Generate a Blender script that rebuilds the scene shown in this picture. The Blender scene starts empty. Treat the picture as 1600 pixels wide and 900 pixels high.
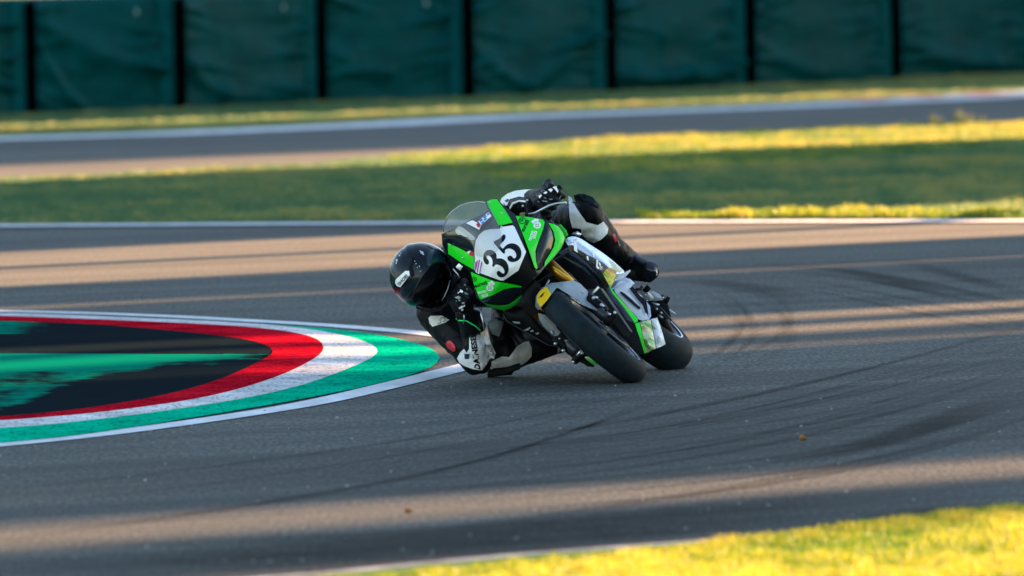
import bpy, math, random
import numpy as np
from mathutils import Vector, Matrix, noise
from mathutils.bvhtree import BVHTree
from mathutils.geometry import delaunay_2d_cdt
random.seed(7); RNG = np.random.default_rng(7)
C = bpy.context.scene.collection
S = bpy.context.scene

# ------------------------------------------------------------------ camera
F_PX = 17777.8                      # 400 mm lens on a 36 mm sensor, in pixels of a 1600 wide frame
CAM_H = 2.42
PITCH = math.atan(659 / F_PX); ROLL = math.radians(.9)
_R0 = Vector((1, 0, 0)); _U0 = Vector((0, math.sin(PITCH), math.cos(PITCH))); W_ = Vector((0, math.cos(PITCH), -math.sin(PITCH)))
R_ = _R0 * math.cos(ROLL) - _U0 * math.sin(ROLL)
U_ = _U0 * math.cos(ROLL) + _R0 * math.sin(ROLL)
CAM = Vector((0, 0, CAM_H))
cam_d = bpy.data.cameras.new('camera'); cam = bpy.data.objects.new('camera', cam_d); C.objects.link(cam)
m = Matrix((R_, U_, -W_)).transposed().to_4x4(); m.translation = CAM
cam.matrix_world = m
cam_d.lens = 400; cam_d.sensor_width = 36; cam_d.clip_start = .5; cam_d.clip_end = 4000
cam_d.dof.use_dof = True; cam_d.dof.focus_distance = 53.6; cam_d.dof.aperture_fstop = 4.5
S.camera = cam

# ------------------------------------------------------------------ world, sun, exposure
SUN_AZ = 45.0; SUN_EL = 17.0        # azimuth measured from +Y towards +X
w = bpy.data.worlds.new('World'); S.world = w; w.use_nodes = True
nt = w.node_tree; bg = nt.nodes['Background']
sky = nt.nodes.new('ShaderNodeTexSky'); sky.sky_type = 'NISHITA'; sky.sun_disc = False
sky.sun_elevation = math.radians(SUN_EL); sky.sun_rotation = math.radians(SUN_AZ)
sky.ozone_density = .2; sky.dust_density = 0.2; sky.air_density = 0.95
nt.links.new(sky.outputs[0], bg.inputs[0]); bg.inputs[1].default_value = .05
sd = bpy.data.lights.new('sun', 'SUN'); sun = bpy.data.objects.new('sun', sd); C.objects.link(sun)
sd.energy = 5.0; sd.angle = math.radians(.75); sd.color = (1, .55, .27)
a, e = math.radians(SUN_AZ), math.radians(SUN_EL)
sdir = Vector((math.sin(a) * math.cos(e), math.cos(a) * math.cos(e), math.sin(e)))
sun.rotation_euler = sdir.to_track_quat('Z', 'Y').to_euler()
S.view_settings.view_transform = 'Standard'; S.view_settings.look = 'None'
S.view_settings.exposure = 3.05; S.view_settings.gamma = 1.0

# ------------------------------------------------------------------ materials
def mat(name, col, rough=.5, metal=0., var=0., vscale=8., bump=0., bscale=200., coat=0., spec=.5, col2=None, stretch=(1, 1, 1), rvar=0., sheen=0., trans=0.):
    M = bpy.data.materials.new(name); M.use_nodes = True; n = M.node_tree.nodes; l = M.node_tree.links
    p = n['Principled BSDF']; p.inputs['Base Color'].default_value = (*col, 1)
    p.inputs['Roughness'].default_value = rough; p.inputs['Metallic'].default_value = metal
    p.inputs['Coat Weight'].default_value = coat; p.inputs['Coat Roughness'].default_value = .06
    p.inputs['Specular IOR Level'].default_value = spec
    p.inputs['Transmission Weight'].default_value = trans
    if sheen: p.inputs['Sheen Weight'].default_value = sheen
    if var or bump or rvar:
        tc = n.new('ShaderNodeTexCoord'); mp = n.new('ShaderNodeMapping'); mp.inputs['Scale'].default_value = stretch
        l.new(tc.outputs['Object'], mp.inputs[0])
    if var:
        t = n.new('ShaderNodeTexNoise'); t.inputs['Scale'].default_value = vscale; t.inputs['Detail'].default_value = 6; t.inputs['Roughness'].default_value = .65
        l.new(mp.outputs[0], t.inputs[0])
        r = n.new('ShaderNodeValToRGB'); r.color_ramp.elements[0].position = .32; r.color_ramp.elements[1].position = .68
        c2 = col2 or tuple(min(1, x * (1 + var)) for x in col); c1 = col if col2 else tuple(x * (1 - var) for x in col)
        r.color_ramp.elements[0].color = (*c1, 1); r.color_ramp.elements[1].color = (*c2, 1)
        l.new(t.outputs[0], r.inputs[0]); l.new(r.outputs[0], p.inputs['Base Color'])
        if rvar:
            mr = n.new('ShaderNodeMapRange'); mr.inputs[3].default_value = rough - rvar; mr.inputs[4].default_value = rough + rvar
            l.new(t.outputs[0], mr.inputs[0]); l.new(mr.outputs[0], p.inputs['Roughness'])
    if bump:
        t2 = n.new('ShaderNodeTexNoise'); t2.inputs['Scale'].default_value = bscale; t2.inputs['Detail'].default_value = 4
        l.new(mp.outputs[0], t2.inputs[0])
        b = n.new('ShaderNodeBump'); b.inputs['Strength'].default_value = bump; b.inputs['Distance'].default_value = .01
        l.new(t2.outputs[0], b.inputs['Height']); l.new(b.outputs[0], p.inputs['Normal'])
    return M
M = {}
M['green'] = mat('green_paint', (.010, .78, .012), .35, coat=.25, spec=.3, var=.08, vscale=14)
M['dkgreen'] = mat('deep_green_paint', (.01, .32, .015), .3, coat=.5)
M['white'] = mat('white_vinyl', (.92, .91, .88), .4, var=.04, vscale=10, coat=.3)
M['ink'] = mat('black_vinyl', (.004, .008, .014), .4, spec=.12)
M['inkblue'] = mat('navy_vinyl', (.01, .03, .09), .4)
M['blackpl'] = mat('black_gloss_plastic', (.005, .008, .012), .2, coat=.2, spec=.4, rvar=.06, var=.3, vscale=20)
M['blackmat'] = mat('black_matt_plastic', (.003, .004, .005), .55, spec=.12, var=.4, vscale=25)
M['rubber'] = mat('tyre_rubber', (.007, .015, .019), .7, spec=.12, var=.4, vscale=18, bump=.15, bscale=90, rvar=.1)
M['groove'] = mat('tread_groove_black', (.003, .003, .004), .9)
M['grey'] = mat('grey_fender_paint', (.21, .25, .28), .35, var=.12, vscale=16, coat=.3)
M['greydk'] = mat('grey_guard', (.16, .18, .18), .45, var=.15, vscale=16)
M['yellow'] = mat('yellow_sticker', (.85, .56, .01), .35, coat=.3, var=.06, vscale=30)
M['gold'] = mat('gold_fork_metal', (.36, .17, .025), .3, metal=.9)
M['silver'] = mat('pale_lilac_grey_paint', (.52, .55, .62), .28, coat=.4, var=.10, vscale=10)
M['alu'] = mat('light_alloy', (.55, .58, .62), .35, metal=.9, var=.1, vscale=30)
M['steel'] = mat('dark_steel', (.035, .04, .045), .4, metal=.5, var=.3, vscale=40)
M['rim'] = mat('dark_rim_paint', (.008, .014, .024), .3, metal=.3, coat=.2)
M['chrome'] = mat('scratched_mirror_foil', (.80, .85, .90), .14, metal=.8, var=.12, vscale=22, rvar=.1, bump=.3, bscale=26)
def foil(name, cols, sc):
    X = mat(name, (.5, .5, .4), .25, metal=.35, var=.4, vscale=sc, bump=.5, bscale=30, stretch=(1, 1, .35))
    r = [n for n in X.node_tree.nodes if n.type == 'VALTORGB'][0].color_ramp
    while len(r.elements) < len(cols): r.elements.new(.5)
    for i, c in enumerate(cols): r.elements[i].position = .34 + .32 * i / (len(cols) - 1); r.elements[i].color = (*c, 1)
    return X
M['goldfoil'] = foil('gold_foil_reflection_tones', [(.02, .015, .01), (.55, .40, .12), (.80, .75, .5), (.08, .40, .03), (.35, .16, .04)], 16)  # green and brown reflections are put into the gold foil colours
M['mirror'] = foil('crumpled_mirror_foil', [(.03, .03, .02), (.5, .5, .42), (.9, .9, .85), (.16, .13, .08)], 18)
M['graff'] = foil('multicolour_foil', [(.02, .02, .01), (.06, .45, .03), (.80, .70, .06), (.75, .30, .03), (.02, .28, .6)], 30)
M['leather'] = mat('black_leather', (.003, .0045, .006), .5, spec=.16, var=.35, vscale=20, bump=.35, bscale=45, rvar=.08)
M['wleather'] = mat('white_leather', (.80, .82, .80), .5, var=.18, vscale=16, bump=1.0, bscale=24)
M['cleather'] = mat('cream_leather', (.72, .70, .62), .5, var=.08, vscale=18)
M['gleather'] = mat('grey_leather', (.26, .30, .31), .55, var=.2, vscale=16, bump=.5, bscale=40)
M['helmet'] = mat('helmet_gloss_black', (.003, .008, .012), .24, coat=.08, spec=.28, var=.3, vscale=12)
M['pod'] = mat('dark_teal_visor_edge', (.006, .03, .042), .25, coat=.2, spec=.4)
M['visor'] = mat('dark_visor', (.001, .001, .0015), .3, spec=.06)
M['scuff'] = mat('pale_scuff', (.5, .55, .6), .6)
M['red'] = mat('red_badge', (.55, .01, .03), .4)
M['purple'] = mat('purple_print', (.35, .03, .30), .4)
M['blue'] = mat('blue_print', (.03, .18, .55), .4)
M['mesh'] = mat('radiator_core', (.05, .058, .062), .7, spec=.2, bump=.8, bscale=350)
M['glow'] = mat('bright_green_piping', (.03, .80, .16), .45)
M['leaf_dry'] = mat('dry_leaf', (.62, .30, .09), .6)
# transparent wind screen
X = bpy.data.materials.new('tinted_clear_screen'); X.use_nodes = True; n = X.node_tree.nodes; l = X.node_tree.links
out = n['Material Output']; pr = n['Principled BSDF']; pr.inputs['Base Color'].default_value = (.55, .56, .56, 1); pr.inputs['Roughness'].default_value = .06
tr = n.new('ShaderNodeBsdfTransparent'); tr.inputs[0].default_value = (.96, .97, .97, 1)
fr = n.new('ShaderNodeLayerWeight'); fr.inputs[0].default_value = .35
mr = n.new('ShaderNodeMapRange'); mr.inputs[3].default_value = .06; mr.inputs[4].default_value = .32
mx = n.new('ShaderNodeMixShader'); l.new(fr.outputs['Facing'], mr.inputs[0]); l.new(mr.outputs[0], mx.inputs[0])
l.new(tr.outputs[0], mx.inputs[1]); l.new(pr.outputs[0], mx.inputs[2]); l.new(mx.outputs[0], out.inputs[0]); M['screen'] = X

# ------------------------------------------------------------------ pixels to place
def ray(px, py):
    return W_ + R_ * ((px - 800) / F_PX) - U_ * ((py - 450) / F_PX)
def G(px, py, z=0.):
    d = ray(px, py); return CAM + d * ((z - CAM_H) / d.z)

# motorcycle frame: x forward, y left, z up; leaned to its right and heading to the camera
LEAN = math.radians(49.2); HEAD = math.radians(-99.3)
MB = (Matrix.Rotation(HEAD, 4, 'Z') @ Matrix.Rotation(LEAN, 4, 'X'))
wc = G(929, 527, .212)
MB.translation = wc - MB.to_3x3() @ Vector((.70, 0, .30))
MBi = MB.inverted(); oB = MBi @ CAM
def BL(x, y, z): return MB @ Vector((x, y, z))
def P(px, py, dep, off=0.):
    """ point on the surface x = dep(y, z) of the motorcycle frame seen at (px, py); world coordinates """
    d = MBi.to_3x3() @ ray(px, py); x = .5
    if not callable(dep): x = dep; t = (x + off - oB.x) / d.x; return MB @ (oB + d * t)
    for _ in range(7):
        t = (x - oB.x) / d.x; q = oB + d * t; x = dep(q.y, q.z)
    t = (x + off - oB.x) / d.x
    return MB @ (oB + d * t)

# ------------------------------------------------------------------ mesh helpers
PAR = {}
def thing(name, mw, label, cat, group=None):
    o = bpy.data.objects.new(name, None); C.objects.link(o); o.empty_display_size = .2
    o.matrix_world = mw; PAR[o.name] = mw.inverted(); o['label'] = label; o['category'] = cat
    if group: o['group'] = group
    return o
def mk(name, vs, fs, ma, parent=None, smooth=True, kind=None, label=None):
    me = bpy.data.meshes.new(name)
    root = parent
    while root is not None and root.name not in PAR: root = root.parent
    if root is not None:
        inv = PAR[root.name]; vs = [inv @ Vector(v) for v in vs]
    me.from_pydata([tuple(v) for v in vs], [], fs); me.update()
    mats = ma if isinstance(ma, list) else [ma]
    for q in mats: me.materials.append(q)
    if smooth: me.polygons.foreach_set('use_smooth', [True] * len(me.polygons))
    o = bpy.data.objects.new(name, me); C.objects.link(o)
    if parent is not None: o.parent = parent
    if kind: o['kind'] = kind
    if label: o['label'] = label
    return o
def chaikin(p, it=1, closed=True):
    for _ in range(it):
        q = []
        n = len(p)
        for i in range(n if closed else n - 1):
            a, b = p[i], p[(i + 1) % n]
            q += [(a[0] * .75 + b[0] * .25, a[1] * .75 + b[1] * .25), (a[0] * .25 + b[0] * .75, a[1] * .25 + b[1] * .75)]
        p = q if closed else [p[0]] + q + [p[-1]]
    return p
def inside(p, x, y):
    c = False; n = len(p); j = n - 1
    for i in range(n):
        if (p[i][1] > y) != (p[j][1] > y) and x < (p[j][0] - p[i][0]) * (y - p[i][1]) / (p[j][1] - p[i][1]) + p[i][0]: c = not c
        j = i
    return c
def bdist(p, x, y):
    best = 1e9; n = len(p)
    for i in range(n):
        ax, ay = p[i]; bx, by = p[(i + 1) % n]; dx, dy = bx - ax, by - ay
        L = dx * dx + dy * dy; t = 0 if L == 0 else max(0, min(1, ((x - ax) * dx + (y - ay) * dy) / L))
        best = min(best, math.hypot(x - ax - t * dx, y - ay - t * dy))
    return best
def cdt(pts, res):
    b = []
    n = len(pts)
    for i in range(n):
        a, c = pts[i], pts[(i + 1) % n]; L = math.hypot(c[0] - a[0], c[1] - a[1]); k = max(1, int(L / (res * 1.4)))
        for j in range(k): b.append((a[0] + (c[0] - a[0]) * j / k, a[1] + (c[1] - a[1]) * j / k))
    co = [Vector(q) for q in b]; nb = len(co)
    x0, x1 = min(q[0] for q in b), max(q[0] for q in b); y0, y1 = min(q[1] for q in b), max(q[1] for q in b)
    y = y0 + res / 2; row = 0
    while y < y1:
        x = x0 + (res / 2 if row % 2 else res)
        while x < x1:
            if inside(b, x, y) and bdist(b, x, y) > .45 * res: co.append(Vector((x, y)))
            x += res
        y += res * .87; row += 1
    v, e_, f, *_r = delaunay_2d_cdt(co, [(i, (i + 1) % nb) for i in range(nb)], [], 1, 1e-5)
    # ordered boundary edges
    cnt = {}
    for t in f:
        for i in range(len(t)):
            k = (t[i], t[(i + 1) % len(t)]); cnt[k] = 1
    bd = [k for k in cnt if (k[1], k[0]) not in cnt]
    return [(q[0], q[1]) for q in v], [list(t) for t in f], bd, b
def shell(name, front, back, tris, bd, ma, parent, **kw):
    n = len(front)
    # make the front face the camera
    s = 0
    for t in tris[:20]:
        a, b, c = (front[i] for i in t[:3]); s += (b - a).cross(c - a).dot(a - CAM)
    if s > 0: tris = [t[::-1] for t in tris]; bd = [(b, a) for a, b in bd]
    vs = list(front) + list(back); fs = [list(t) for t in tris] + [[i + n for i in t[::-1]] for t in tris]
    k = 2 * n
    for a, b in bd:
        vs += [front[a], front[b], back[b], back[a]]; fs.append([k + 1, k, k + 3, k + 2]); k += 4
    return mk(name, vs, fs, ma, parent, **kw)
def panel(name, pts, dep, ma, parent, th=.004, off=0., sm=0, res=4., bulge=0., bw=6., **kw):
    if sm: pts = chaikin(pts, sm)
    v, f, bd, bl = cdt(pts, res)
    fr = []; bk = []
    for q in v:
        b = bulge * (1 - math.exp(-(bdist(bl, *q) / bw) ** 1.3)) if bulge else 0
        fr.append(P(q[0], q[1], dep, off + b)); bk.append(P(q[0], q[1], dep, off - th))
    return shell(name, fr, bk, f, bd, ma, parent, **kw)
def patch(name, pts, bvh, ma, parent, off=.003, sm=0, res=3., bulge=0., bw=4., th=.004, **kw):
    if sm: pts = chaikin(pts, sm)
    v, f, bd, bl = cdt(pts, res)
    hits = []
    for q in v:
        d = ray(*q).normalized(); h = bvh.ray_cast(CAM, d); hits.append((h[0], h[1], h[3], d))
    ts = [h[2] for h in hits if h[0] is not None]
    if not ts: return None
    med = sorted(ts)[len(ts) // 2]; fr = []; bk = []
    for (p, nn, t, d), q in zip(hits, v):
        b = bulge * (1 - math.exp(-(bdist(bl, *q) / bw) ** 1.3)) if bulge else 0
        if p is None or abs(t - med) > .25:
            near = min((abs(q2[0] - q[0]) + abs(q2[1] - q[1]), h2[2]) for h2, q2 in zip(hits, v) if h2[0] is not None and abs(h2[2] - med) <= .25)[1]
            p = CAM + d * near
        fr.append(p - d * (off + b)); bk.append(p - d * (off - th))
    return shell(name, fr, bk, f, bd, ma, parent, **kw)
FONT_CACHE = {}
def text_shape(s, bold=False, shear=0.):
    k = (s, bold, shear)
    if k in FONT_CACHE: return FONT_CACHE[k]
    cu = bpy.data.curves.new('lettering', 'FONT'); cu.body = s; cu.resolution_u = 3; cu.shear = shear
    if bold: cu.offset = .022 if bold is True else bold
    ob = bpy.data.objects.new('lettering', cu); C.objects.link(ob); dg = bpy.context.evaluated_depsgraph_get(); dg.update()
    me = bpy.data.meshes.new_from_object(ob.evaluated_get(dg))
    v = [(q.co.x, q.co.y) for q in me.vertices]; f = [list(p.vertices) for p in me.polygons]
    bpy.data.objects.remove(ob); bpy.data.curves.remove(cu); bpy.data.meshes.remove(me)
    x0, x1 = min(q[0] for q in v), max(q[0] for q in v); y0, y1 = min(q[1] for q in v), max(q[1] for q in v)
    r = ([((q[0] - x0) / (x1 - x0), (q[1] - y0) / (y1 - y0)) for q in v], f); FONT_CACHE[k] = r
    return r
def text(name, s, p0, ang, wd, ht, place, ma, parent, bold=False, shear=0.):
    """ lettering with its lower left corner at pixel p0, ang degrees counter-clockwise, wd x ht pixels; place(px, py) gives the point """
    v, f = text_shape(s, bold, shear); a = math.radians(ang); vs = []
    for x, y in v:
        x *= wd; y *= ht
        vs.append(place(p0[0] + x * math.cos(a) - y * math.sin(a), p0[1] - x * math.sin(a) - y * math.cos(a)))
    s_ = 0
    for t in f[:10]: s_ += (vs[t[1]] - vs[t[0]]).cross(vs[t[2]] - vs[t[0]]).dot(vs[t[0]] - CAM)
    if s_ > 0: f = [t[::-1] for t in f]
    return mk(name, vs, f, ma, parent, smooth=False)
def onto(bvh, off, fallback):
    def g(px, py):
        d = ray(px, py).normalized(); h = bvh.ray_cast(CAM, d)
        t = h[3] if h[0] is not None else fallback
        return CAM + d * (t - off)
    return g
def frame_of(ax):
    ax = ax.normalized(); u = ax.cross(Vector((0, 0, 1)) if abs(ax.z) < .9 else Vector((1, 0, 0))).normalized()
    return ax, u, ax.cross(u)
def tube_geo(pts, rad, seg=12, closed=False):
    vs = []; fs = []; n = len(pts); rad = rad if isinstance(rad, (list, tuple)) else [rad] * n
    u = None
    for i, p in enumerate(pts):
        a = pts[max(0, i - 1)] if not closed else pts[i - 1]; b = pts[min(n - 1, i + 1)] if not closed else pts[(i + 1) % n]
        t = (b - a).normalized()
        if u is None: _, u, v = frame_of(t)
        u = (u - t * u.dot(t)).normalized(); v = t.cross(u)
        for k in range(seg):
            an = 2 * math.pi * k / seg; vs.append(p + (u * math.cos(an) + v * math.sin(an)) * rad[i])
    for i in range(n - (0 if closed else 1)):
        for k in range(seg):
            a = i * seg + k; b = i * seg + (k + 1) % seg; c = ((i + 1) % n) * seg; fs.append([a, b, c + (k + 1) % seg, c + k])
    if not closed: fs.append(list(range(seg))[::-1]); fs.append([(n - 1) * seg + k for k in range(seg)])
    return vs, fs
def tube(name, pts, rad, ma, parent, seg=12, closed=False, **kw):
    vs, fs = tube_geo([Vector(p) for p in pts], rad, seg, closed); return mk(name, vs, fs, ma, parent, **kw)
def join(parts):
    vs = []; fs = []
    for v, f in parts:
        k = len(vs); vs += list(v); fs += [[i + k for i in t] for t in f]
    return vs, fs
def box_geo(o, ax, ay, az):
    vs = [o + ax * i + ay * j + az * k for i in (-1, 1) for j in (-1, 1) for k in (-1, 1)]
    return vs, [[0, 1, 3, 2], [4, 6, 7, 5], [0, 4, 5, 1], [2, 3, 7, 6], [0, 2, 6, 4], [1, 5, 7, 3]]
def capsule(p1, r1, p2, r2, seg=20):
    ax = p2 - p1; L = ax.length; ax, u, v = frame_of(ax); prof = []
    for i in range(7): t = -math.pi / 2 + i * math.pi / 12; prof.append((r1 * math.sin(t), r1 * math.cos(t)))
    for i in range(1, 7): t = i * math.pi / 12; prof.append((L + r2 * math.sin(t), r2 * math.cos(t)))
    vs = []; fs = []
    for s, r in prof:
        for k in range(seg):
            an = 2 * math.pi * k / seg; vs.append(p1 + ax * s + (u * math.cos(an) + v * math.sin(an)) * max(r, 1e-4))
    for i in range(len(prof) - 1):
        for k in range(seg):
            a = i * seg + k; b = i * seg + (k + 1) % seg; fs.append([a, b, b + seg, a + seg])
    fs.append(list(range(seg))[::-1]); fs.append([(len(prof) - 1) * seg + k for k in range(seg)])
    return vs, fs
def ellipsoid(c, ax, ay, az, su=28, sv=16):
    vs = []; fs = []
    for i in range(sv + 1):
        t = math.pi * i / sv - math.pi / 2
        for k in range(su):
            a_ = 2 * math.pi * k / su; rr = max(math.cos(t), 1e-3)
            vs.append(c + ax * (rr * math.cos(a_)) + ay * (rr * math.sin(a_)) + az * math.sin(t))
    for i in range(sv):
        for k in range(su):
            a_ = i * su + k; b = i * su + (k + 1) % su; fs.append([a_, b, b + su, a_ + su])
    fs.append(list(range(su))[::-1]); fs.append([sv * su + k for k in range(su)])
    return vs, fs
def remesh(parts, vox, it=4, wr=0., wf=9.):
    vs, fs = join(parts); me = bpy.data.meshes.new('t'); me.from_pydata([tuple(v) for v in vs], [], fs)
    o = bpy.data.objects.new('t', me); C.objects.link(o)
    r = o.modifiers.new('r', 'REMESH'); r.mode = 'VOXEL'; r.voxel_size = vox
    s = o.modifiers.new('s', 'SMOOTH'); s.iterations = it; s.factor = .6
    dg = bpy.context.evaluated_depsgraph_get(); dg.update(); m2 = bpy.data.meshes.new_from_object(o.evaluated_get(dg))
    V = [q.co.copy() for q in m2.vertices]; Fs = [list(p.vertices) for p in m2.polygons]
    if wr:
        N = [q.normal.copy() for q in m2.vertices]
        for i, p in enumerate(V):
            q = Vector((p.x, p.y, p.z)) * wf
            k = noise.noise(q) * .5 + .8 * (1 - abs(noise.noise(q * 1.9 + Vector((3, 7, 1)))) * 2.4)
            V[i] = p + N[i] * (wr * (k - .3))
    bpy.data.objects.remove(o); bpy.data.meshes.remove(m2); bpy.data.meshes.remove(me)
    return V, Fs
def lathe(name, prof, Mx, ma, parent, seg=96, closed=True, **kw):
    """ prof: (axial, radius) pairs turned about the y axis of Mx """
    vs = []; fs = []; n = len(prof)
    for k in range(seg):
        a_ = 2 * math.pi * k / seg
        for y, r in prof: vs.append(Mx @ Vector((r * math.sin(a_), y, r * math.cos(a_))))
    for k in range(seg):
        for i in range(n if closed else n - 1):
            a_ = k * n + i; b = k * n + (i + 1) % n; c = ((k + 1) % seg) * n; fs.append([a_, b, c + (i + 1) % n, c + i])
    return mk(name, vs, fs, ma, parent, **kw)

# ================================================================== SETTING
# asphalt sheet reaching far in every direction
def asphalt_mat():
    X = bpy.data.materials.new('asphalt'); X.use_nodes = True; n = X.node_tree.nodes; l = X.node_tree.links; p = n['Principled BSDF']
    tc = n.new('ShaderNodeTexCoord')
    def nz(scale, st=(1, 1, 1), det=4, rot=0.):
        mr_ = n.new('ShaderNodeMapping'); mr_.inputs['Rotation'].default_value = (0, 0, rot); mp = n.new('ShaderNodeMapping'); mp.inputs['Scale'].default_value = st
        t = n.new('ShaderNodeTexNoise'); t.inputs['Scale'].default_value = scale; t.inputs['Detail'].default_value = det; t.inputs['Roughness'].default_value = .6
        l.new(tc.outputs['Object'], mr_.inputs[0]); l.new(mr_.outputs[0], mp.inputs[0]); l.new(mp.outputs[0], t.inputs[0]); return t.outputs[0]
    def ramp(src, stops):
        r = n.new('ShaderNodeValToRGB').color_ramp; nd = n[-1] if False else [q for q in n if q.type == 'VALTORGB'][-1]
        while len(nd.color_ramp.elements) < len(stops): nd.color_ramp.elements.new(.5)
        for e_, (ps, c) in zip(nd.color_ramp.elements, stops): e_.position = ps; e_.color = (*c, 1)
        l.new(src, nd.inputs[0]); return nd.outputs[0]
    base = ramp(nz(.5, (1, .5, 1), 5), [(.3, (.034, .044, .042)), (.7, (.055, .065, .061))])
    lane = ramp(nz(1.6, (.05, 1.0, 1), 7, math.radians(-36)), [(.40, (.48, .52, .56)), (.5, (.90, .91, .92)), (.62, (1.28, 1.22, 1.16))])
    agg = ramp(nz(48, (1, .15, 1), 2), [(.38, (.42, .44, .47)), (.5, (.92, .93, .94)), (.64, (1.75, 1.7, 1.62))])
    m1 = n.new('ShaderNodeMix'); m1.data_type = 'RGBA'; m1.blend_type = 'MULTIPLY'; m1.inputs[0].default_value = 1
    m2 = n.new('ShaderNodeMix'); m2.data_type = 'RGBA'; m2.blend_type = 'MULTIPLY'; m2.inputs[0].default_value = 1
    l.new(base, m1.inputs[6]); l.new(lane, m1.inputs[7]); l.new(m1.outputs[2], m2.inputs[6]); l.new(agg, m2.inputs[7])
    l.new(m2.outputs[2], p.inputs['Base Color']); p.inputs['Roughness'].default_value = .82; p.inputs['Specular IOR Level'].default_value = .20
    b = n.new('ShaderNodeBump'); b.inputs['Strength'].default_value = .5; b.inputs['Distance'].default_value = .006
    l.new(nz(60, (1, .3, 1), 4), b.inputs['Height']); l.new(b.outputs[0], p.inputs['Normal'])
    return X
M['asphalt'] = asphalt_mat()
def sheet(name, pts, z, ma, **kw):
    vs = [Vector((p[0], p[1], z)) for p in pts]
    if sum((vs[i].x * vs[(i + 1) % len(vs)].y - vs[(i + 1) % len(vs)].x * vs[i].y) for i in range(len(vs))) < 0: vs.reverse()
    return mk(name, vs, [list(range(len(vs)))], ma, None, smooth=False, kind='structure', **kw)
mk('ground', [Vector(v) for v in [(-900, -700, -.02), (900, -700, -.02), (900, 1500, -.02), (-900, 1500, -.02)]], [[0, 1, 2, 3]],
   mat('far_ground_grass', (.05, .085, .025), .9, var=.3, vscale=.3), None, False, 'structure')
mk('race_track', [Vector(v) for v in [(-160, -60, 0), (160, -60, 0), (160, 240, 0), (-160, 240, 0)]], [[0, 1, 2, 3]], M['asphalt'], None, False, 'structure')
def extend(c, a=30., b=60.):
    """ ground curve from pixel points, lengthened at both ends """
    g = [G(*p) for p in c]; d0 = (g[0] - g[1]).normalized(); d1 = (g[-1] - g[-2]).normalized()
    return [g[0] + d0 * a] + g + [g[-1] + d1 * b]
def offs(c, wd):
    r = []
    for i, p in enumerate(c):
        t = (c[min(i + 1, len(c) - 1)] - c[max(0, i - 1)]).normalized(); r.append(p + Vector((-t.y, t.x, 0)) * wd)
    return r
def strip(name, A, B, z, ma, zb=None):
    n = len(A); vs = [Vector((p.x, p.y, z)) for p in A] + [Vector((p.x, p.y, z if zb is None else zb)) for p in B]
    fs = [[i, i + 1, n + i + 1, n + i] for i in range(n - 1)]
    a = (vs[1] - vs[0]).cross(vs[n] - vs[0]).z
    if a < 0: fs = [f[::-1] for f in fs]
    return mk(name, vs, fs, ma, None, False, 'structure')
grass_soil = mat('grass_ground', (.05, .125, .04), .95, spec=.05, var=.5, vscale=1.5, col2=(.07, .15, .035), stretch=(.5, 1, 1), bump=.6, bscale=20)
near_edge = extend([(440, 906), (560, 896), (700, 882), (840, 869), (1000, 857), (1130, 848), (1300, 833), (1400, 822), (1600, 800)], 12, 40)
midlo = extend([(0, 353), (300, 351), (600, 349), (1000, 346.5), (1300, 345.5), (1600, 345)], 60, 90)
midhi = extend([(0, 283), (100, 281), (230, 272), (480, 260), (600, 250), (900, 224), (1100, 212), (1300, 204), (1600, 195)], 45, 60)
farlo = extend([(0, 216), (200, 210), (500, 197), (700, 186), (1000, 174), (1200, 166), (1400, 157), (1600, 146)], 45, 60)
wallpx = [(-186, 190), (44, 181), (277, 173), (498, 163), (727, 155), (950, 146), (1168, 137), (1395, 127), (1625, 117)]
wallg = [G(*p) for p in wallpx]
# two further segments stand outside the frame at each end
wallg = [wallg[0] + (wallg[0] - wallg[1]) * k_ for k_ in (2, 1)] + wallg + [wallg[-1] + (wallg[-1] - wallg[-2]) * k_ for k_ in (1, 2)]
wallx = [wallg[0] + (wallg[0] - wallg[1]).normalized() * 45] + wallg + [wallg[-1] + (wallg[-1] - wallg[-2]).normalized() * 60]
pn = [Vector((p.x, p.y, 0)) for p in near_edge]
sheet('near_grass_verge', [(p.x, p.y) for p in pn] + [(90, 20), (40, -40), (-40, -40), (-20, 30)], .008, grass_soil)
sheet('infield_grass', [(p.x, p.y) for p in midlo] + [(p.x, p.y) for p in reversed(midhi)], .008, grass_soil)
sheet('far_grass_verge', [(p.x, p.y) for p in farlo] + [(p.x, p.y) for p in reversed(wallx)], .008, grass_soil)
back = [p + Vector((-40, 60, 0)) for p in wallx]
strip('grass_bank', [Vector((p.x - .8, p.y + .7, 0)) for p in wallx], back, .0, mat('bank_grass', (.05, .12, .02), .9, var=.4, vscale=3), 14.)
paint = mat('worn_white_paint', (.55, .57, .58), .9, spec=0., var=.2, vscale=6, col2=(.80, .82, .84), stretch=(1, .3, 1), bump=.3, bscale=60)
strip('near_edge_line', offs(near_edge, .04), offs(near_edge, .14), .004, mat('faded_white_line', (.16, .17, .18), .9, spec=0., var=.4, vscale=5, col2=(.50, .51, .52), stretch=(1, .4, 1)))
strip('infield_edge_line', offs(midlo, -.02), offs(midlo, -.50), .012, paint)
fl = offs(farlo, -.02); fl2 = offs(farlo, -1.05)
strip('far_edge_line', fl, fl2, .012, paint)

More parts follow.
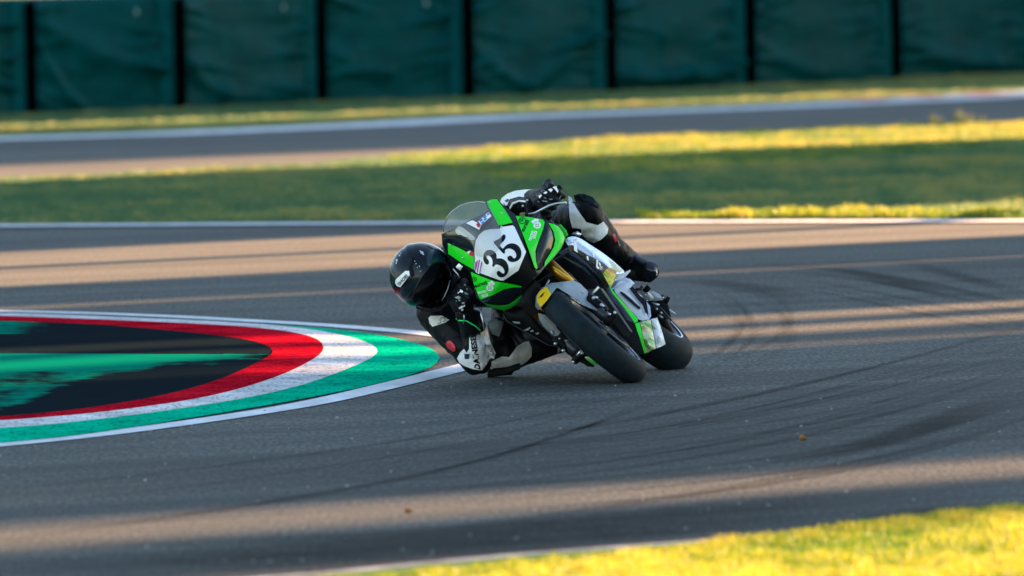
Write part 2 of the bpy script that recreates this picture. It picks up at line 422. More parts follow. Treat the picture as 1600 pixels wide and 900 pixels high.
# red and white far kerb at the right end of the far edge line
fr_pts = [(1300, 158.5), (1350, 156), (1400, 153.5), (1440, 151.5), (1480, 149.5), (1540, 147), (1600, 144), (1660, 141), (1720, 138)]
fg = [G(*p) for p in fr_pts]; redp = mat('red_kerb_paint', (.52, .015, .035), .55, var=.25, vscale=6, bump=.3, bscale=50)
for i in range(len(fg) - 1):
    A = [fg[i], fg[i + 1]]; B = [p + Vector((.3, -1.2, 0)) for p in A]
    strip('far_kerb_block', A, B, .020, redp if i % 2 == 0 else paint)
lk = [G(*p) for p in [(-60, 281), (-30, 279.5), (0, 278), (30, 276), (55, 273)]]
for i in (0, 1): strip('left_kerb_block', lk[i:i + 2], [p + Vector((-.4, 1.4, 0)) for p in lk[i:i + 2]], .020, redp if i % 2 else paint)

# ---- kerb with green, white and red bands
def smooth_curve(c, z, n=110):
    p = chaikin(c, 3, closed=False); d = [0]
    for i in range(1, len(p)): d.append(d[-1] + math.hypot(p[i][0] - p[i - 1][0], (p[i][1] - p[i - 1][1]) * 3))
    r = []
    for k in range(n):
        s = d[-1] * k / (n - 1); j = max(i for i in range(len(d)) if d[i] <= s + 1e-9); j = min(j, len(p) - 2)
        t = (s - d[j]) / max(1e-9, d[j + 1] - d[j]); r.append((p[j][0] + (p[j + 1][0] - p[j][0]) * t, p[j][1] + (p[j + 1][1] - p[j][1]) * t))
    return r, [G(q[0], q[1], z) for q in r]
c_go = [(-420, 486), (-200, 487), (0, 489), (140, 494), (281, 500), (375, 504.5), (450, 508.5), (539, 515), (609, 525.6), (666, 540), (689, 554), (684, 568), (656, 582), (586, 600.6), (469, 624), (328, 648), (140, 678), (0, 692), (-200, 707), (-420, 722)]
c_gw = [(-420, 484.5), (-200, 486), (0, 488.2), (140, 493.2), (281, 499), (361, 503), (445, 509), (516, 518.6), (572, 532.7), (595, 547), (577, 562), (516, 586.6), (469, 603), (375, 624), (234, 645), (94, 661.6), (0, 668.6), (-200, 681), (-420, 694)]
c_wr = [(-420, 486), (-200, 488.5), (0, 493), (140, 498), (281, 504), (398.5, 510.6), (469, 520), (501.6, 531), (508, 547), (487.6, 563), (445, 584), (384, 605), (305, 624), (187.5, 640.5), (94, 650), (0, 657), (-200, 668), (-420, 680)]
c_ri = [(-420, 492), (-200, 495), (0, 501), (140, 505.5), (234, 513), (328, 522), (398.5, 531.7), (424, 543), (428.6, 551.4), (408, 563), (375, 579.5), (328, 598), (258, 617), (164, 633.5), (94, 642.5), (0, 651), (-200, 662), (-420, 673)]
def worn(name, c1, c2, dirt=.5, sc=2.2):
    X = mat(name, c1, .9, spec=0., var=.3, vscale=sc, col2=c2, bump=.6, bscale=45); n = X.node_tree.nodes; l = X.node_tree.links; p = n['Principled BSDF']
    src = p.inputs['Base Color'].links[0].from_socket; tc = n.new('ShaderNodeTexCoord'); m1 = n.new('ShaderNodeMapping'); m1.inputs['Rotation'].default_value = (0, 0, math.radians(-68)); m2 = n.new('ShaderNodeMapping'); m2.inputs['Scale'].default_value = (.16, 1, 1)
    t = n.new('ShaderNodeTexNoise'); t.inputs['Scale'].default_value = 5; t.inputs['Detail'].default_value = 8; t.inputs['Roughness'].default_value = .75
    r = n.new('ShaderNodeValToRGB'); r.color_ramp.elements[0].position = .30; r.color_ramp.elements[1].position = .47; r.color_ramp.elements[0].color = (dirt,) * 3 + (1,); r.color_ramp.elements[1].color = (1, 1, 1, 1)
    t2 = n.new('ShaderNodeTexNoise'); t2.inputs['Scale'].default_value = 55; t2.inputs['Detail'].default_value = 3; m3 = n.new('ShaderNodeMapping'); m3.inputs['Scale'].default_value = (1, .15, 1)
    r2 = n.new('ShaderNodeValToRGB'); r2.color_ramp.elements[0].position = .3; r2.color_ramp.elements[1].position = .5; r2.color_ramp.elements[0].color = (.55, .55, .55, 1); r2.color_ramp.elements[1].color = (1, 1, 1, 1)
    l.new(tc.outputs['Object'], m1.inputs[0]); l.new(m1.outputs[0], m2.inputs[0]); l.new(m2.outputs[0], t.inputs[0]); l.new(t.outputs[0], r.inputs[0]); l.new(tc.outputs['Object'], m3.inputs[0]); l.new(m3.outputs[0], t2.inputs[0]); l.new(t2.outputs[0], r2.inputs[0])
    a_ = n.new('ShaderNodeMix'); a_.data_type = 'RGBA'; a_.blend_type = 'MULTIPLY'; a_.inputs[0].default_value = 1; b_ = n.new('ShaderNodeMix'); b_.data_type = 'RGBA'; b_.blend_type = 'MULTIPLY'; b_.inputs[0].default_value = 1
    l.new(src, a_.inputs[6]); l.new(r.outputs[0], a_.inputs[7]); l.new(a_.outputs[2], b_.inputs[6]); l.new(r2.outputs[0], b_.inputs[7]); l.new(b_.outputs[2], p.inputs['Base Color'])
    return X
greenp = worn('green_kerb_paint', (.001, .33, .17), (.003, .58, .33), .40)
bands = [smooth_curve(c_go, .006), smooth_curve(c_gw, .016), smooth_curve(c_wr, .028), smooth_curve(c_ri, .036)]
whitek = worn('white_kerb_paint', (.42, .43, .44), (.88, .87, .84), .55)
redk = worn('red_kerb_band_paint', (.30, .003, .012), (.68, .012, .03), .35)
for nm, i, q in [('kerb_green_band', 0, greenp), ('kerb_white_band', 1, whitek), ('kerb_red_band', 2, redk)]:
    A = bands[i][1]; B = bands[i + 1][1]; n_ = len(A); rows = 4; vs = []; fs = []
    for r in range(rows + 1):
        for k in range(n_): vs.append(A[k].lerp(B[k], r / rows))
    for r in range(rows):
        for k in range(n_ - 1): fs.append([r * n_ + k, r * n_ + k + 1, (r + 1) * n_ + k + 1, (r + 1) * n_ + k])
    t = fs[0]
    if (vs[t[1]] - vs[t[0]]).cross(vs[t[3]] - vs[t[0]]).z < 0: fs = [f[::-1] for f in fs]
    mk(nm, vs, fs, q, None, True, 'structure')
# kerb crown (rubbered green paint inside the red band), with a low ridge along its middle
inner = bands[3][0]; n_ = len(inner); tip = max(range(n_), key=lambda i: inner[i][0])
vs = []; fs = []; rub = []; NR = 60; cols = 420
lowc = [p for p in inner[tip:]]; upc = [p for p in inner[:tip + 1]][::-1]
def yat(c, x):
    for i in range(len(c) - 1):
        if (c[i][0] - x) * (c[i + 1][0] - x) <= 0 and abs(c[i][0] - c[i + 1][0]) > 1e-6: return c[i][1] + (c[i + 1][1] - c[i][1]) * (x - c[i][0]) / (c[i + 1][0] - c[i][0])
    return c[0][1]
def lerp1(tab, x):
    for i in range(len(tab) - 1):
        if tab[i][0] <= x <= tab[i + 1][0]: return tab[i][1] + (tab[i + 1][1] - tab[i][1]) * (x - tab[i][0]) / (tab[i + 1][0] - tab[i][0])
    return tab[0][1] if x < tab[0][0] else tab[-1][1]
edge_tab = [(-420, 690), (0, 640), (94, 603), (164, 582), (328, 563), (408, 556), (440, 552)]
for k in range(cols):
    x = inner[tip][0] - .3 - (inner[tip][0] + 418) * (k / (cols - 1)) ** 1.3
    yu, yl = yat(upc, x), yat(lowc, x); yr = min(yl - .3, max(yu + .3, 555.))
    for r in range(NR + 1):
        if r <= NR // 2: y = yu + (yr - yu) * r / (NR / 2); z = .036 + .014 * (r / (NR / 2)) ** 2
        else: y = yr + (yl - yr) * (r - NR / 2) / (NR / 2); z = .050 - .014 * ((r - NR / 2) / (NR / 2)) ** .7
        vs.append(G(x, y, z))
        nzv = noise.noise(Vector((x * .012, y * .09, 3.))) + .5 * noise.noise(Vector((x * .05, y * .3, 9.)))
        if y < 553: rb = .95 - .75 * max(0, min(1, (90 - x) / 70)) * (1 if y < 522 else .15) + nzv * .25
        else:
            dd = y - lerp1(edge_tab, x); rb = max(0, min(1, (dd + 8 + nzv * 7) / 16)) * .95
            rb = max(rb, .35 * max(0, min(1, (y - 574) / 12)) + nzv * .5 * (y > 572))
        rub.append(max(0, min(1, rb)))
for k in range(cols - 1):
    for r in range(NR): a_ = k * (NR + 1) + r; fs.append([a_, a_ + 1, a_ + NR + 2, a_ + NR + 1])
t = fs[600]
if (vs[t[1]] - vs[t[0]]).cross(vs[t[3]] - vs[t[0]]).z < 0: fs = [f[::-1] for f in fs]
X = bpy.data.materials.new('rubbered_green_paint'); X.use_nodes = True; n = X.node_tree.nodes; l = X.node_tree.links; p = n['Principled BSDF']
at = n.new('ShaderNodeAttribute'); at.attribute_name = 'rubber'
tc = n.new('ShaderNodeTexCoord'); mp = n.new('ShaderNodeMapping'); mp.inputs['Scale'].default_value = (.9, 1.4, 1); mp.inputs['Rotation'].default_value = (0, 0, math.radians(-10))
t1 = n.new('ShaderNodeTexNoise'); t1.inputs['Scale'].default_value = 3.; t1.inputs['Detail'].default_value = 8; t1.inputs['Roughness'].default_value = .7
l.new(tc.outputs['Object'], mp.inputs[0]); l.new(mp.outputs[0], t1.inputs[0])
mth = n.new('ShaderNodeMath'); mth.operation = 'MULTIPLY_ADD'; mth.inputs[1].default_value = 1.9
sb = n.new('ShaderNodeMath'); sb.operation = 'SUBTRACT'; sb.inputs[1].default_value = .5
l.new(t1.outputs[0], sb.inputs[0]); l.new(sb.outputs[0], mth.inputs[0]); l.new(at.outputs['Fac'], mth.inputs[2])
rp = n.new('ShaderNodeValToRGB'); rp.color_ramp.elements[0].position = .15; rp.color_ramp.elements[1].position = .66
rp.color_ramp.elements[0].color = (.002, .19, .12, 1); rp.color_ramp.elements[1].color = (.011, .018, .022, 1)
l.new(mth.outputs[0], rp.inputs[0]); l.new(rp.outputs[0], p.inputs['Base Color']); p.inputs['Roughness'].default_value = .9; p.inputs['Specular IOR Level'].default_value = 0.
crown = mk('kerb_crown', vs, fs, X, None, True, 'structure')
at_ = crown.data.attributes.new('rubber', 'FLOAT', 'POINT'); at_.data.foreach_set('value', rub)
# white line that runs round the kerb and meets behind the rider
lo = smooth_curve([(-420, 733), (-200, 717), (0, 697.7), (140.6, 684), (281, 666), (408, 647.5), (516, 630), (623.5, 605), (736, 577), (800, 560)], .004, 60)[1]
hi = smooth_curve([(-420, 480), (-200, 482.5), (0, 485.5), (140, 489), (281, 494.5), (375, 500), (469, 505), (562.6, 511.6), (680, 522), (740, 531), (800, 546)], .004, 60)[1]
strip('kerb_line_near', lo, offs(lo, .17), .004, paint); strip('kerb_line_far', offs(hi, -.08), offs(hi, .09), .004, paint)

# tyre marks and broad dark ribbons on the asphalt
tm = bpy.data.materials.new('tyre_mark_and_ribbon_film'); tm.use_nodes = True; n = tm.node_tree.nodes; l = tm.node_tree.links
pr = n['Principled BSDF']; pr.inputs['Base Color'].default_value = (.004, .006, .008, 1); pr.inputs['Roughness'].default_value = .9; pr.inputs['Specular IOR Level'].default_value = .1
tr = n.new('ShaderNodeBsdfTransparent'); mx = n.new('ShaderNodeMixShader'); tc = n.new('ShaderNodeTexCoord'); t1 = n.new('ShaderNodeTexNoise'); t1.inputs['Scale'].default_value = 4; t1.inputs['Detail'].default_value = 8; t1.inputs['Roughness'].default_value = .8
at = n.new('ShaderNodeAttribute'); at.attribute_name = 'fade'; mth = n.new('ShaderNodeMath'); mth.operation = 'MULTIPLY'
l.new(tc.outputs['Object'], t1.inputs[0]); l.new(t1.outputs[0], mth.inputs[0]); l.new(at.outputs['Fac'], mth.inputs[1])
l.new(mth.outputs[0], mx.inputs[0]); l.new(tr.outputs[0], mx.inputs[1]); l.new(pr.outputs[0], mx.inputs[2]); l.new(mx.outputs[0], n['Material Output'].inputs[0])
marks = [([(1040, 436), (1120, 441), (1200, 455), (1262, 475)], .26, .5), ([(1290, 415), (1350, 430), (1440, 452), (1500, 466)], .16, .6), ([(1400, 405), (1500, 432), (1600, 460)], .14, .5),
         ([(1600, 612), (1500, 650), (1380, 690), (1200, 730)], .20, .8), ([(1600, 645), (1480, 690), (1300, 735), (1100, 770), (900, 800), (600, 840)], .12, .45),
         ([(1700, 790), (1600, 792), (1540, 797), (1450, 816), (1300, 838)], .5, .8), ([(1500, 770), (1200, 795), (1000, 818), (700, 848), (400, 872), (0, 900)], .9, .55), ([(-200, 850), (200, 850), (700, 835), (1200, 790), (1700, 730)], .5, .35),
         ([(-200, 905), (200, 890), (600, 872), (1000, 842), (1400, 800), (1700, 770)], 1.6, .45), ([(-100, 780), (400, 760), (900, 720), (1300, 670), (1700, 600)], 2.2, .25)]  # these two broad, faint ribbons darken the nearer asphalt
rk = random.Random(4)
for k in range(9):
    dx = rk.uniform(-30, 70); dy = rk.uniform(-14, 14); marks.append(([(1080 + dx * .6, 452 + dy), (1150 + dx, 470 + dy), (1185 + dx, 505 + dy), (1160 + dx, 545 + dy), (1095 + dx * .5, 582 + dy)], rk.uniform(.02, .045), rk.uniform(.12, .32)))
for k in range(22):
    dy = rk.uniform(-70, 90); e_ = rk.uniform(-25, 25); marks.append(([(1660, 560 + dy), (1450, 625 + dy + e_ * .5), (1200, 680 + dy * .8 + e_), (900, 725 + dy * .6 + e_), (500, 765 + dy * .4 + e_)], rk.uniform(.018, .055), rk.uniform(.25, .6)))
for k in range(7):
    dy = rk.uniform(-25, 60); marks.append(([(1060 + rk.uniform(-60, 40), 600 + dy * .2), (930, 632 + dy * .6), (720, 680 + dy), (400, 728 + dy * 1.2), (-100, 785 + dy * 1.4)], rk.uniform(.02, .05), rk.uniform(.25, .55)))
for k in range(7):
    dy = rk.uniform(-30, 40); marks.append(([(1090, 425 + dy * .5), (1250, 432 + dy * .7), (1420, 460 + dy), (1640, 510 + dy)], rk.uniform(.02, .07), rk.uniform(.25, .5)))
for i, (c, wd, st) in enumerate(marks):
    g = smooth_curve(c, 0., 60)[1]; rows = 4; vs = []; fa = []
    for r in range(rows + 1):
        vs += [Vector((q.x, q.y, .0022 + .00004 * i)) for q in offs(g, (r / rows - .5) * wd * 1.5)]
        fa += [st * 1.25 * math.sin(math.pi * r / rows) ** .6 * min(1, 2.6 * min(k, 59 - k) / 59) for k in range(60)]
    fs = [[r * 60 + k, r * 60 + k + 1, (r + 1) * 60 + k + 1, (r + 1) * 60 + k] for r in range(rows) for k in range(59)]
    o = mk('tyre_mark_and_dark_ribbon', vs, fs, tm, None, True, 'structure'); q_ = o.data.attributes.new('fade', 'FLOAT', 'POINT'); q_.data.foreach_set('value', fa)

# ---- grass blades
def blade_mat(name, c1, c2, c3):
    X = bpy.data.materials.new(name); X.use_nodes = True; n = X.node_tree.nodes; l = X.node_tree.links; p = n['Principled BSDF']
    at = n.new('ShaderNodeAttribute'); at.attribute_name = 'tone'; r = n.new('ShaderNodeValToRGB')
    r.color_ramp.elements.new(.5)
    for e_, (ps, c) in zip(r.color_ramp.elements, [(.1, c1), (.55, c2), (.95, c3)]): e_.position = ps; e_.color = (*c, 1)
    l.new(at.outputs['Fac'], r.inputs[0]); l.new(r.outputs[0], p.inputs['Base Color']); p.inputs['Roughness'].default_value = .6
    tl = n.new('ShaderNodeBsdfTranslucent'); mx = n.new('ShaderNodeMixShader'); mx.inputs[0].default_value = .45
    l.new(r.outputs[0], tl.inputs[0]); l.new(p.outputs[0], mx.inputs[1]); l.new(tl.outputs[0], mx.inputs[2]); l.new(mx.outputs[0], n['Material Output'].inputs[0])
    return X
def blades(name, poly, N, h0, h1, wd, ma, label, edge=0):
    x0, x1 = min(q[0] for q in poly), max(q[0] for q in poly); y0, y1 = min(q[1] for q in poly), max(q[1] for q in poly)
    X_ = RNG.uniform(x0, x1, N * 4); Y_ = RNG.uniform(y0, y1, N * 4); ins = np.zeros(len(X_), bool); n = len(poly); j = n - 1
    for i in range(n):
        xi, yi = poly[i]; xj, yj = poly[j]
        if yi != yj:
            c = ((yi > Y_) != (yj > Y_)) & (X_ < (xj - xi) * (Y_ - yi) / (yj - yi) + xi); ins ^= c
        j = i
    X_ = X_[ins][:N]; Y_ = Y_[ins][:N]; k = len(X_)
    clump = np.array([noise.noise(Vector((a_ * .7, b_ * .35, 0))) + .9 * noise.noise(Vector((a_ * 3.5, b_ * 1.2, 5))) + .6 * noise.noise(Vector((a_ * 9, b_ * 3, 8))) for a_, b_ in zip(X_, Y_)])
    mow = np.array([noise.noise(Vector((0, (b_ - .75 * a_) * .38, a_ * .05 + 2))) for a_, b_ in zip(X_, Y_)])
    h = RNG.uniform(h0, h1, k) * (1 + .6 * clump); clump = clump + 1.1 * mow; an = RNG.uniform(0, 2 * np.pi, k); lean = RNG.uniform(.1, .7, k) * h; la = RNG.uniform(0, 2 * np.pi, k)
    ww = wd * RNG.uniform(.6, 1.3, k); ca, sa = np.cos(an) * ww / 2, np.sin(an) * ww / 2
    lx, ly = np.cos(la) * lean, np.sin(la) * lean; z = np.full(k, .006)
    v = np.stack([np.stack([X_ - ca, Y_ - sa, z], 1), np.stack([X_ + ca, Y_ + sa, z], 1),
                  np.stack([X_ + ca * .7 + lx * .4, Y_ + sa * .7 + ly * .4, z + h * .6], 1), np.stack([X_ - ca * .7 + lx * .4, Y_ - sa * .7 + ly * .4, z + h * .6], 1),
                  np.stack([X_ + lx, Y_ + ly, z + h], 1)], 1).reshape(-1, 3)
    me = bpy.data.meshes.new(name); me.vertices.add(5 * k); me.vertices.foreach_set('co', v.astype(np.float32).ravel())
    b = (np.arange(k) * 5)[:, None]; loops = np.concatenate([b + 0, b + 1, b + 2, b + 3, b + 3, b + 2, b + 4], 1).ravel()
    me.loops.add(7 * k); me.loops.foreach_set('vertex_index', loops.astype(np.int32))
    me.polygons.add(2 * k); ls = np.stack([np.arange(k) * 7, np.arange(k) * 7 + 4], 1).ravel(); me.polygons.foreach_set('loop_start', ls.astype(np.int32))
    me.update(calc_edges=True); me.validate()
    tone = np.clip(.45 + .55 * clump + RNG.normal(0, .16, k), 0, 1); at = me.attributes.new('tone', 'FLOAT', 'POINT'); at.data.foreach_set('value', np.repeat(tone, 5).astype(np.float32))
    me.materials.append(ma); o = bpy.data.objects.new(name, me); C.objects.link(o); o['kind'] = 'stuff'; o['label'] = label; o['category'] = 'grass'
    return o
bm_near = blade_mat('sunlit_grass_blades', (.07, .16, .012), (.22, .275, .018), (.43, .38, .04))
bm_mid = blade_mat('infield_grass_blades', (.065, .15, .07), (.13, .205, .08), (.27, .26, .08))
ne = []
for i, p in enumerate(near_edge):
    k_ = max(0, min(1, (i - 4.6) / 2.6)); t_ = (near_edge[min(i + 1, len(near_edge) - 1)] - near_edge[max(0, i - 1)]).normalized(); ne.append(p + Vector((-t_.y, t_.x, 0)) * (-.34 + .42 * k_))
gp = [(p.x, p.y) for p in ne[1:10]]
blades('grass_blades', gp + [(4.2, 40.5), (4.2, 37.5), (-1.8, 37.5)], 110000, .014, .036, .008, bm_near, 'short sunlit yellow green grass in the near right corner')
def clip(c, lo, hi): return [(p.x, p.y) for p in c if lo < p.x < hi]
blades('grass_blades', clip(midlo, -12, 11) + clip(midhi, -12, 11)[::-1], 200000, .015, .045, .016, bm_mid, 'green infield grass strip behind the motorcycle')
blades('grass_blades', clip(farlo, -13, 14) + clip(wallx, -13, 14)[::-1], 56000, .015, .045, .022, bm_mid, 'green grass strip at the foot of the padded barrier')

def fringe(c, N, h0, h1, wd, ma, label, lo=-5, hi=6, depth=.5):
    pts = [(p.x, p.y) for p in c if lo - 3 < p.x < hi + 3]; poly = pts + [(p[0], p[1] + depth) for p in reversed(pts)]
    return blades('grass_fringe', poly, N, h0, h1, wd, ma, label)
fringe(midlo, 7000, .03, .075, .014, bm_near, 'taller yellow grass along the infield edge line', 2.4, 5, .8)  # edge blades are taller and take the yellower near-grass colours
fringe([p + Vector((0, .06, 0)) for p in ne], 1800, .008, .03, .008, bm_near, 'ragged grass tufts beside the near white line', -2, 4, -.5)
fringe(offs(near_edge, -.30), 500, .02, .05, .007, bm_near, 'sparse taller blades at the near grass edge', 1, 4, -.5)
blades('grass_blades', clip(midhi, -1.6, 7) + clip(offs(midhi, -4.5), -1.6, 7)[::-1], 42000, .02, .05, .016, bm_near, 'infield grass along its far edge with sunlit yellow put into the blade colour')  # sunlit edge put into the colour by using the yellower blades
st = []
for px, py, hh in [(1458, 200, .14), (1466, 200, .10), (1500, 199, .17), (1510, 199, .13), (1534, 198, .10), (1112 + 300, 200, .06)]:
    g = G(px, py); g.z = 0
    for q in range(9):
        a_ = g + Vector((random.uniform(-.03, .03), random.uniform(-.05, .05), 0)); b_ = a_ + Vector((random.uniform(-.04, .04), random.uniform(-.04, .04), hh * random.uniform(.6, 1)))
        st.append(tube_geo([a_, (a_ + b_) / 2, b_], [.004, .004, .009], 4))
v_, f_ = join(st); o = mk('tall_weeds', v_, f_, mat('weed_stalk', (.22, .22, .05), .7), None, True, 'stuff'); o['label'] = 'tall thin weed stalks standing above the lit grass edge at right'; o['category'] = 'weeds'

# ---- fallen leaves and grit on the track
leafm = None
for i, (px, py, s_) in enumerate([(1253, 692, .016), (636, 806, .014)]):
    g = G(px, py); vs = []; 
    for k in range(10):
        a_ = 2 * math.pi * k / 10; r = s_ * (1 + .35 * math.cos(a_)) ; vs.append(g + Vector((r * math.cos(a_), r * 1.3 * math.sin(a_), .012 + .02 * abs(math.sin(a_)))))
    vs.append(g + Vector((0, 0, .008)))
    o = mk('fallen_leaf', vs, [[k, (k + 1) % 10, 10] for k in range(10)], M['leaf_dry']); o['category'] = 'leaf'
    o['label'] = ['curled dry orange leaf on the asphalt right of the motorcycle', 'small dry orange leaf on the asphalt at lower left centre'][i]; o['group'] = 'dry leaves lying on the track'
grit = []
for i in range(160):
    px, py = random.uniform(0, 1600), random.uniform(600, 890); g = G(px, py); r = random.uniform(.002, .007); grit.append(ellipsoid(g + Vector((0, 0, r * .6)), Vector((r, 0, 0)), Vector((0, r, 0)), Vector((0, 0, r * .7)), 6, 4))
v_, f_ = join(grit); o = mk('grit', v_, f_, mat('stone_grit', (.3, .29, .27), .8, var=.6, vscale=4), None, True, 'stuff'); o['label'] = 'small pieces of stone grit scattered on the asphalt'; o['category'] = 'grit'

# ================================================================== BARRIER
tarp = mat('dark_teal_tarpaulin', (.0001, .056, .058), .5, spec=.02, var=.25, vscale=3, bump=.15, bscale=30, rvar=.08)
seam = mat('teal_tarpaulin_flap', (.0002, .070, .074), .55, spec=.02, var=.2, vscale=5)
post_m = mat('black_rubber_post', (.001, .001, .0015), .9, spec=0.)
spot_m = mat('pale_grommet', (.18, .32, .32), .4)
H_W = 1.16
labels = ['leftmost teal padded barrier segment, cut by the left frame edge', 'teal barrier segment with one long fold from its lower left corner', 'teal barrier segment between second and third black posts from left with soft low swag',
          'teal barrier segment above the rider helmet, ribbed on its left edge', 'teal barrier segment directly above the motorcycle with deep curved swag folds', 'teal barrier segment with bunched bright hem along its foot',
          'teal barrier segment second from the right with tight folds beside both posts', 'rightmost teal barrier segment with a long slanting fold']
folds = [[], [(.02, .62, .38, .02, .05, .05), (.1, .75, 1., .36, .035, .10)], [(.0, .45, .35, .12, .04, .06), (.35, .12, .9, .16, .02, .10)], [(.0, .5, .5, .25, .03, .07)], [(.0, .5, .45, .08, .04, .07), (.45, .08, .95, .55, .035, .07)],
         [(.0, .18, .6, .14, .06, .06), (.6, .14, 1., .22, .05, .06), (.42, .1, .40, .5, .03, .05)], [(.0, .45, .5, .1, .025, .07)], [(.05, .35, .7, .12, .05, .09), (.7, .12, 1., .3, .03, .06)]]
for i in (-2, -1, 0, 1, 2, 3, 4, 5, 6, 7, 8, 9):
    a, b = wallg[i + 2].copy(), wallg[i + 3].copy(); side_out = i < 0 or i > 7; a.z = b.z = 0
    d = (b - a); L = d.length; d.normalize(); nrm = Vector((d.y, -d.x, 0)); gap = .045
    mw = Matrix.Translation(a + d * L / 2)
    t = thing('padded_barrier_segment', mw, labels[i] if not side_out else 'teal padded barrier segment standing beyond the %s edge of the frame' % ('left' if i < 0 else 'right'), 'barrier', 'teal padded barrier segments along the far verge')
    NU, NV = 110, 70; vs = []; fs = []; rnd = random.Random(i * 5 + 2); sd_ = rnd.uniform(0, 50)
    rib = [(rnd.uniform(.08, .95), rnd.uniform(-.5, .5), rnd.uniform(.10, .3), rnd.uniform(.010, .024), s) for s in (0, 1) for _ in range(9)]
    L2 = L - 2 * gap; W0 = L2 - .17
    for v in range(NV + 1):
        for u in range(NU + 1):
            U, V = u / NU, v / NV; off = .03 * math.sin(math.pi * U) * math.sin(math.pi * min(1, V * 1.1))
            for (vc, sl, ln, am, s) in rib:
                x = U if s == 0 else 1 - U
                if x < ln * 2.2: off += 2.8 * am * math.exp(-((V - vc - sl * x * (1 if s == 0 else 1)) / .030) ** 2) * math.exp(-(x / ln) ** 2)
            for (x0, y0, x1, y1, am, wd) in folds[i % 8]:
                dx, dy = (x1 - x0) * 1.6, (y1 - y0); LL = dx * dx + dy * dy; tt = ((U - x0) * 1.6 * dx + (V - y0) * dy) / LL; tc_ = max(0, min(1, tt))
                sag = .06 * math.sin(math.pi * tc_); ds = math.hypot((U - x0) * 1.6 - dx * tc_, V - (y0 + dy * tc_ - sag)); off += 1.7 * am * math.exp(-(ds / wd) ** 2)
            off += .030 * noise.noise(Vector((U * 3 + sd_, V * 4, 0))) + .005 * noise.noise(Vector((U * 9 + sd_, V * 12, 0)))
            edge = min(1, V * 12, (1 - V) * 20)
            off = off * edge - .05 * (1 - min(1, (1 - V) * 14)) ** 2
            vs.append(a + d * (gap + W0 * U) + nrm * off + Vector((0, 0, .015 + V * H_W)))
    for v in range(NV):
        for u in range(NU): q = v * (NU + 1) + u; fs.append([q, q + 1, q + NU + 2, q + NU + 1])
    k = len(vs)
    for (u, v) in [(0, 0), (NU, 0), (NU, NV), (0, NV)]: vs.append(vs[v * (NU + 1) + u] - nrm * .75)
    def ed(l_, c1, c2): return [l_[::-1] + [c1, c2]]
    fs += [list(range(0, NU + 1))[::-1] + [k, k + 1], [NV * (NU + 1) + u for u in range(NU + 1)] + [k + 2, k + 3], [v * (NU + 1) for v in range(NV + 1)] + [k + 3, k], [v * (NU + 1) + NU for v in range(NV, -1, -1)] + [k + 1, k + 2], [k + 3, k + 2, k + 1, k]]
    mk('cover', vs, fs, tarp, t)
    # overlapping flap down the right side
    fv = []; ff = []
    for v in range(31):
        for u in range(7):
            V = v / 30; U = u / 6; off = .035 + .012 * noise.noise(Vector((U * 2 + sd_, V * 9, 3))) - .03 * (U - .5) ** 2
            fv.append(a + d * (gap + W0 - .02 + .19 * U) + nrm * off + Vector((0, 0, .012 + V * (H_W + .004))))
    for v in range(30):
        for u in range(6): q = v * 7 + u; ff.append([q, q + 1, q + 8, q + 7])
    k = len(fv); fv += [p - nrm * .06 for p in fv]; ff += [[x + k for x in f[::-1]] for f in list(ff)]
    bnd = [u for u in range(7)] + [v * 7 + 6 for v in range(1, 31)] + [30 * 7 + u for u in range(5, -1, -1)] + [v * 7 for v in range(29, 0, -1)]
    for q in range(len(bnd)): x, y = bnd[q], bnd[(q + 1) % len(bnd)]; ff.append([y, x, x + k, y + k])
    mk('flap', fv, ff, seam, t)
    for (U, V) in ([(.80, .87)] if i in (1, 2, 3) else [(.75, .93), (.84, .42)] if i == 4 else [(.8, .9)]):
        c = a + d * (gap + W0 * U) + nrm * .045 + Vector((0, 0, V * H_W)); vs_, fs_ = ellipsoid(c, d * .022, nrm * .008, Vector((0, 0, .03)), 12, 6); mk('grommet', vs_, fs_, spot_m, t)
    if 0 < i < 8:
        ordn = ['', 'first', 'second', 'third', 'fourth', 'fifth', 'sixth', 'seventh'][i]
        c = a + nrm * .045 + Vector((0, 0, H_W / 2 - .02)); vs_, fs_ = box_geo(c, d * .043, nrm * .05, Vector((0, 0, H_W / 2)))
        o = mk('barrier_post', vs_, fs_, post_m, None, False); o['category'] = 'post'; o['group'] = 'black posts between the teal barrier segments'
        o['label'] = '%s black post from the left between the teal barrier segments' % ordn

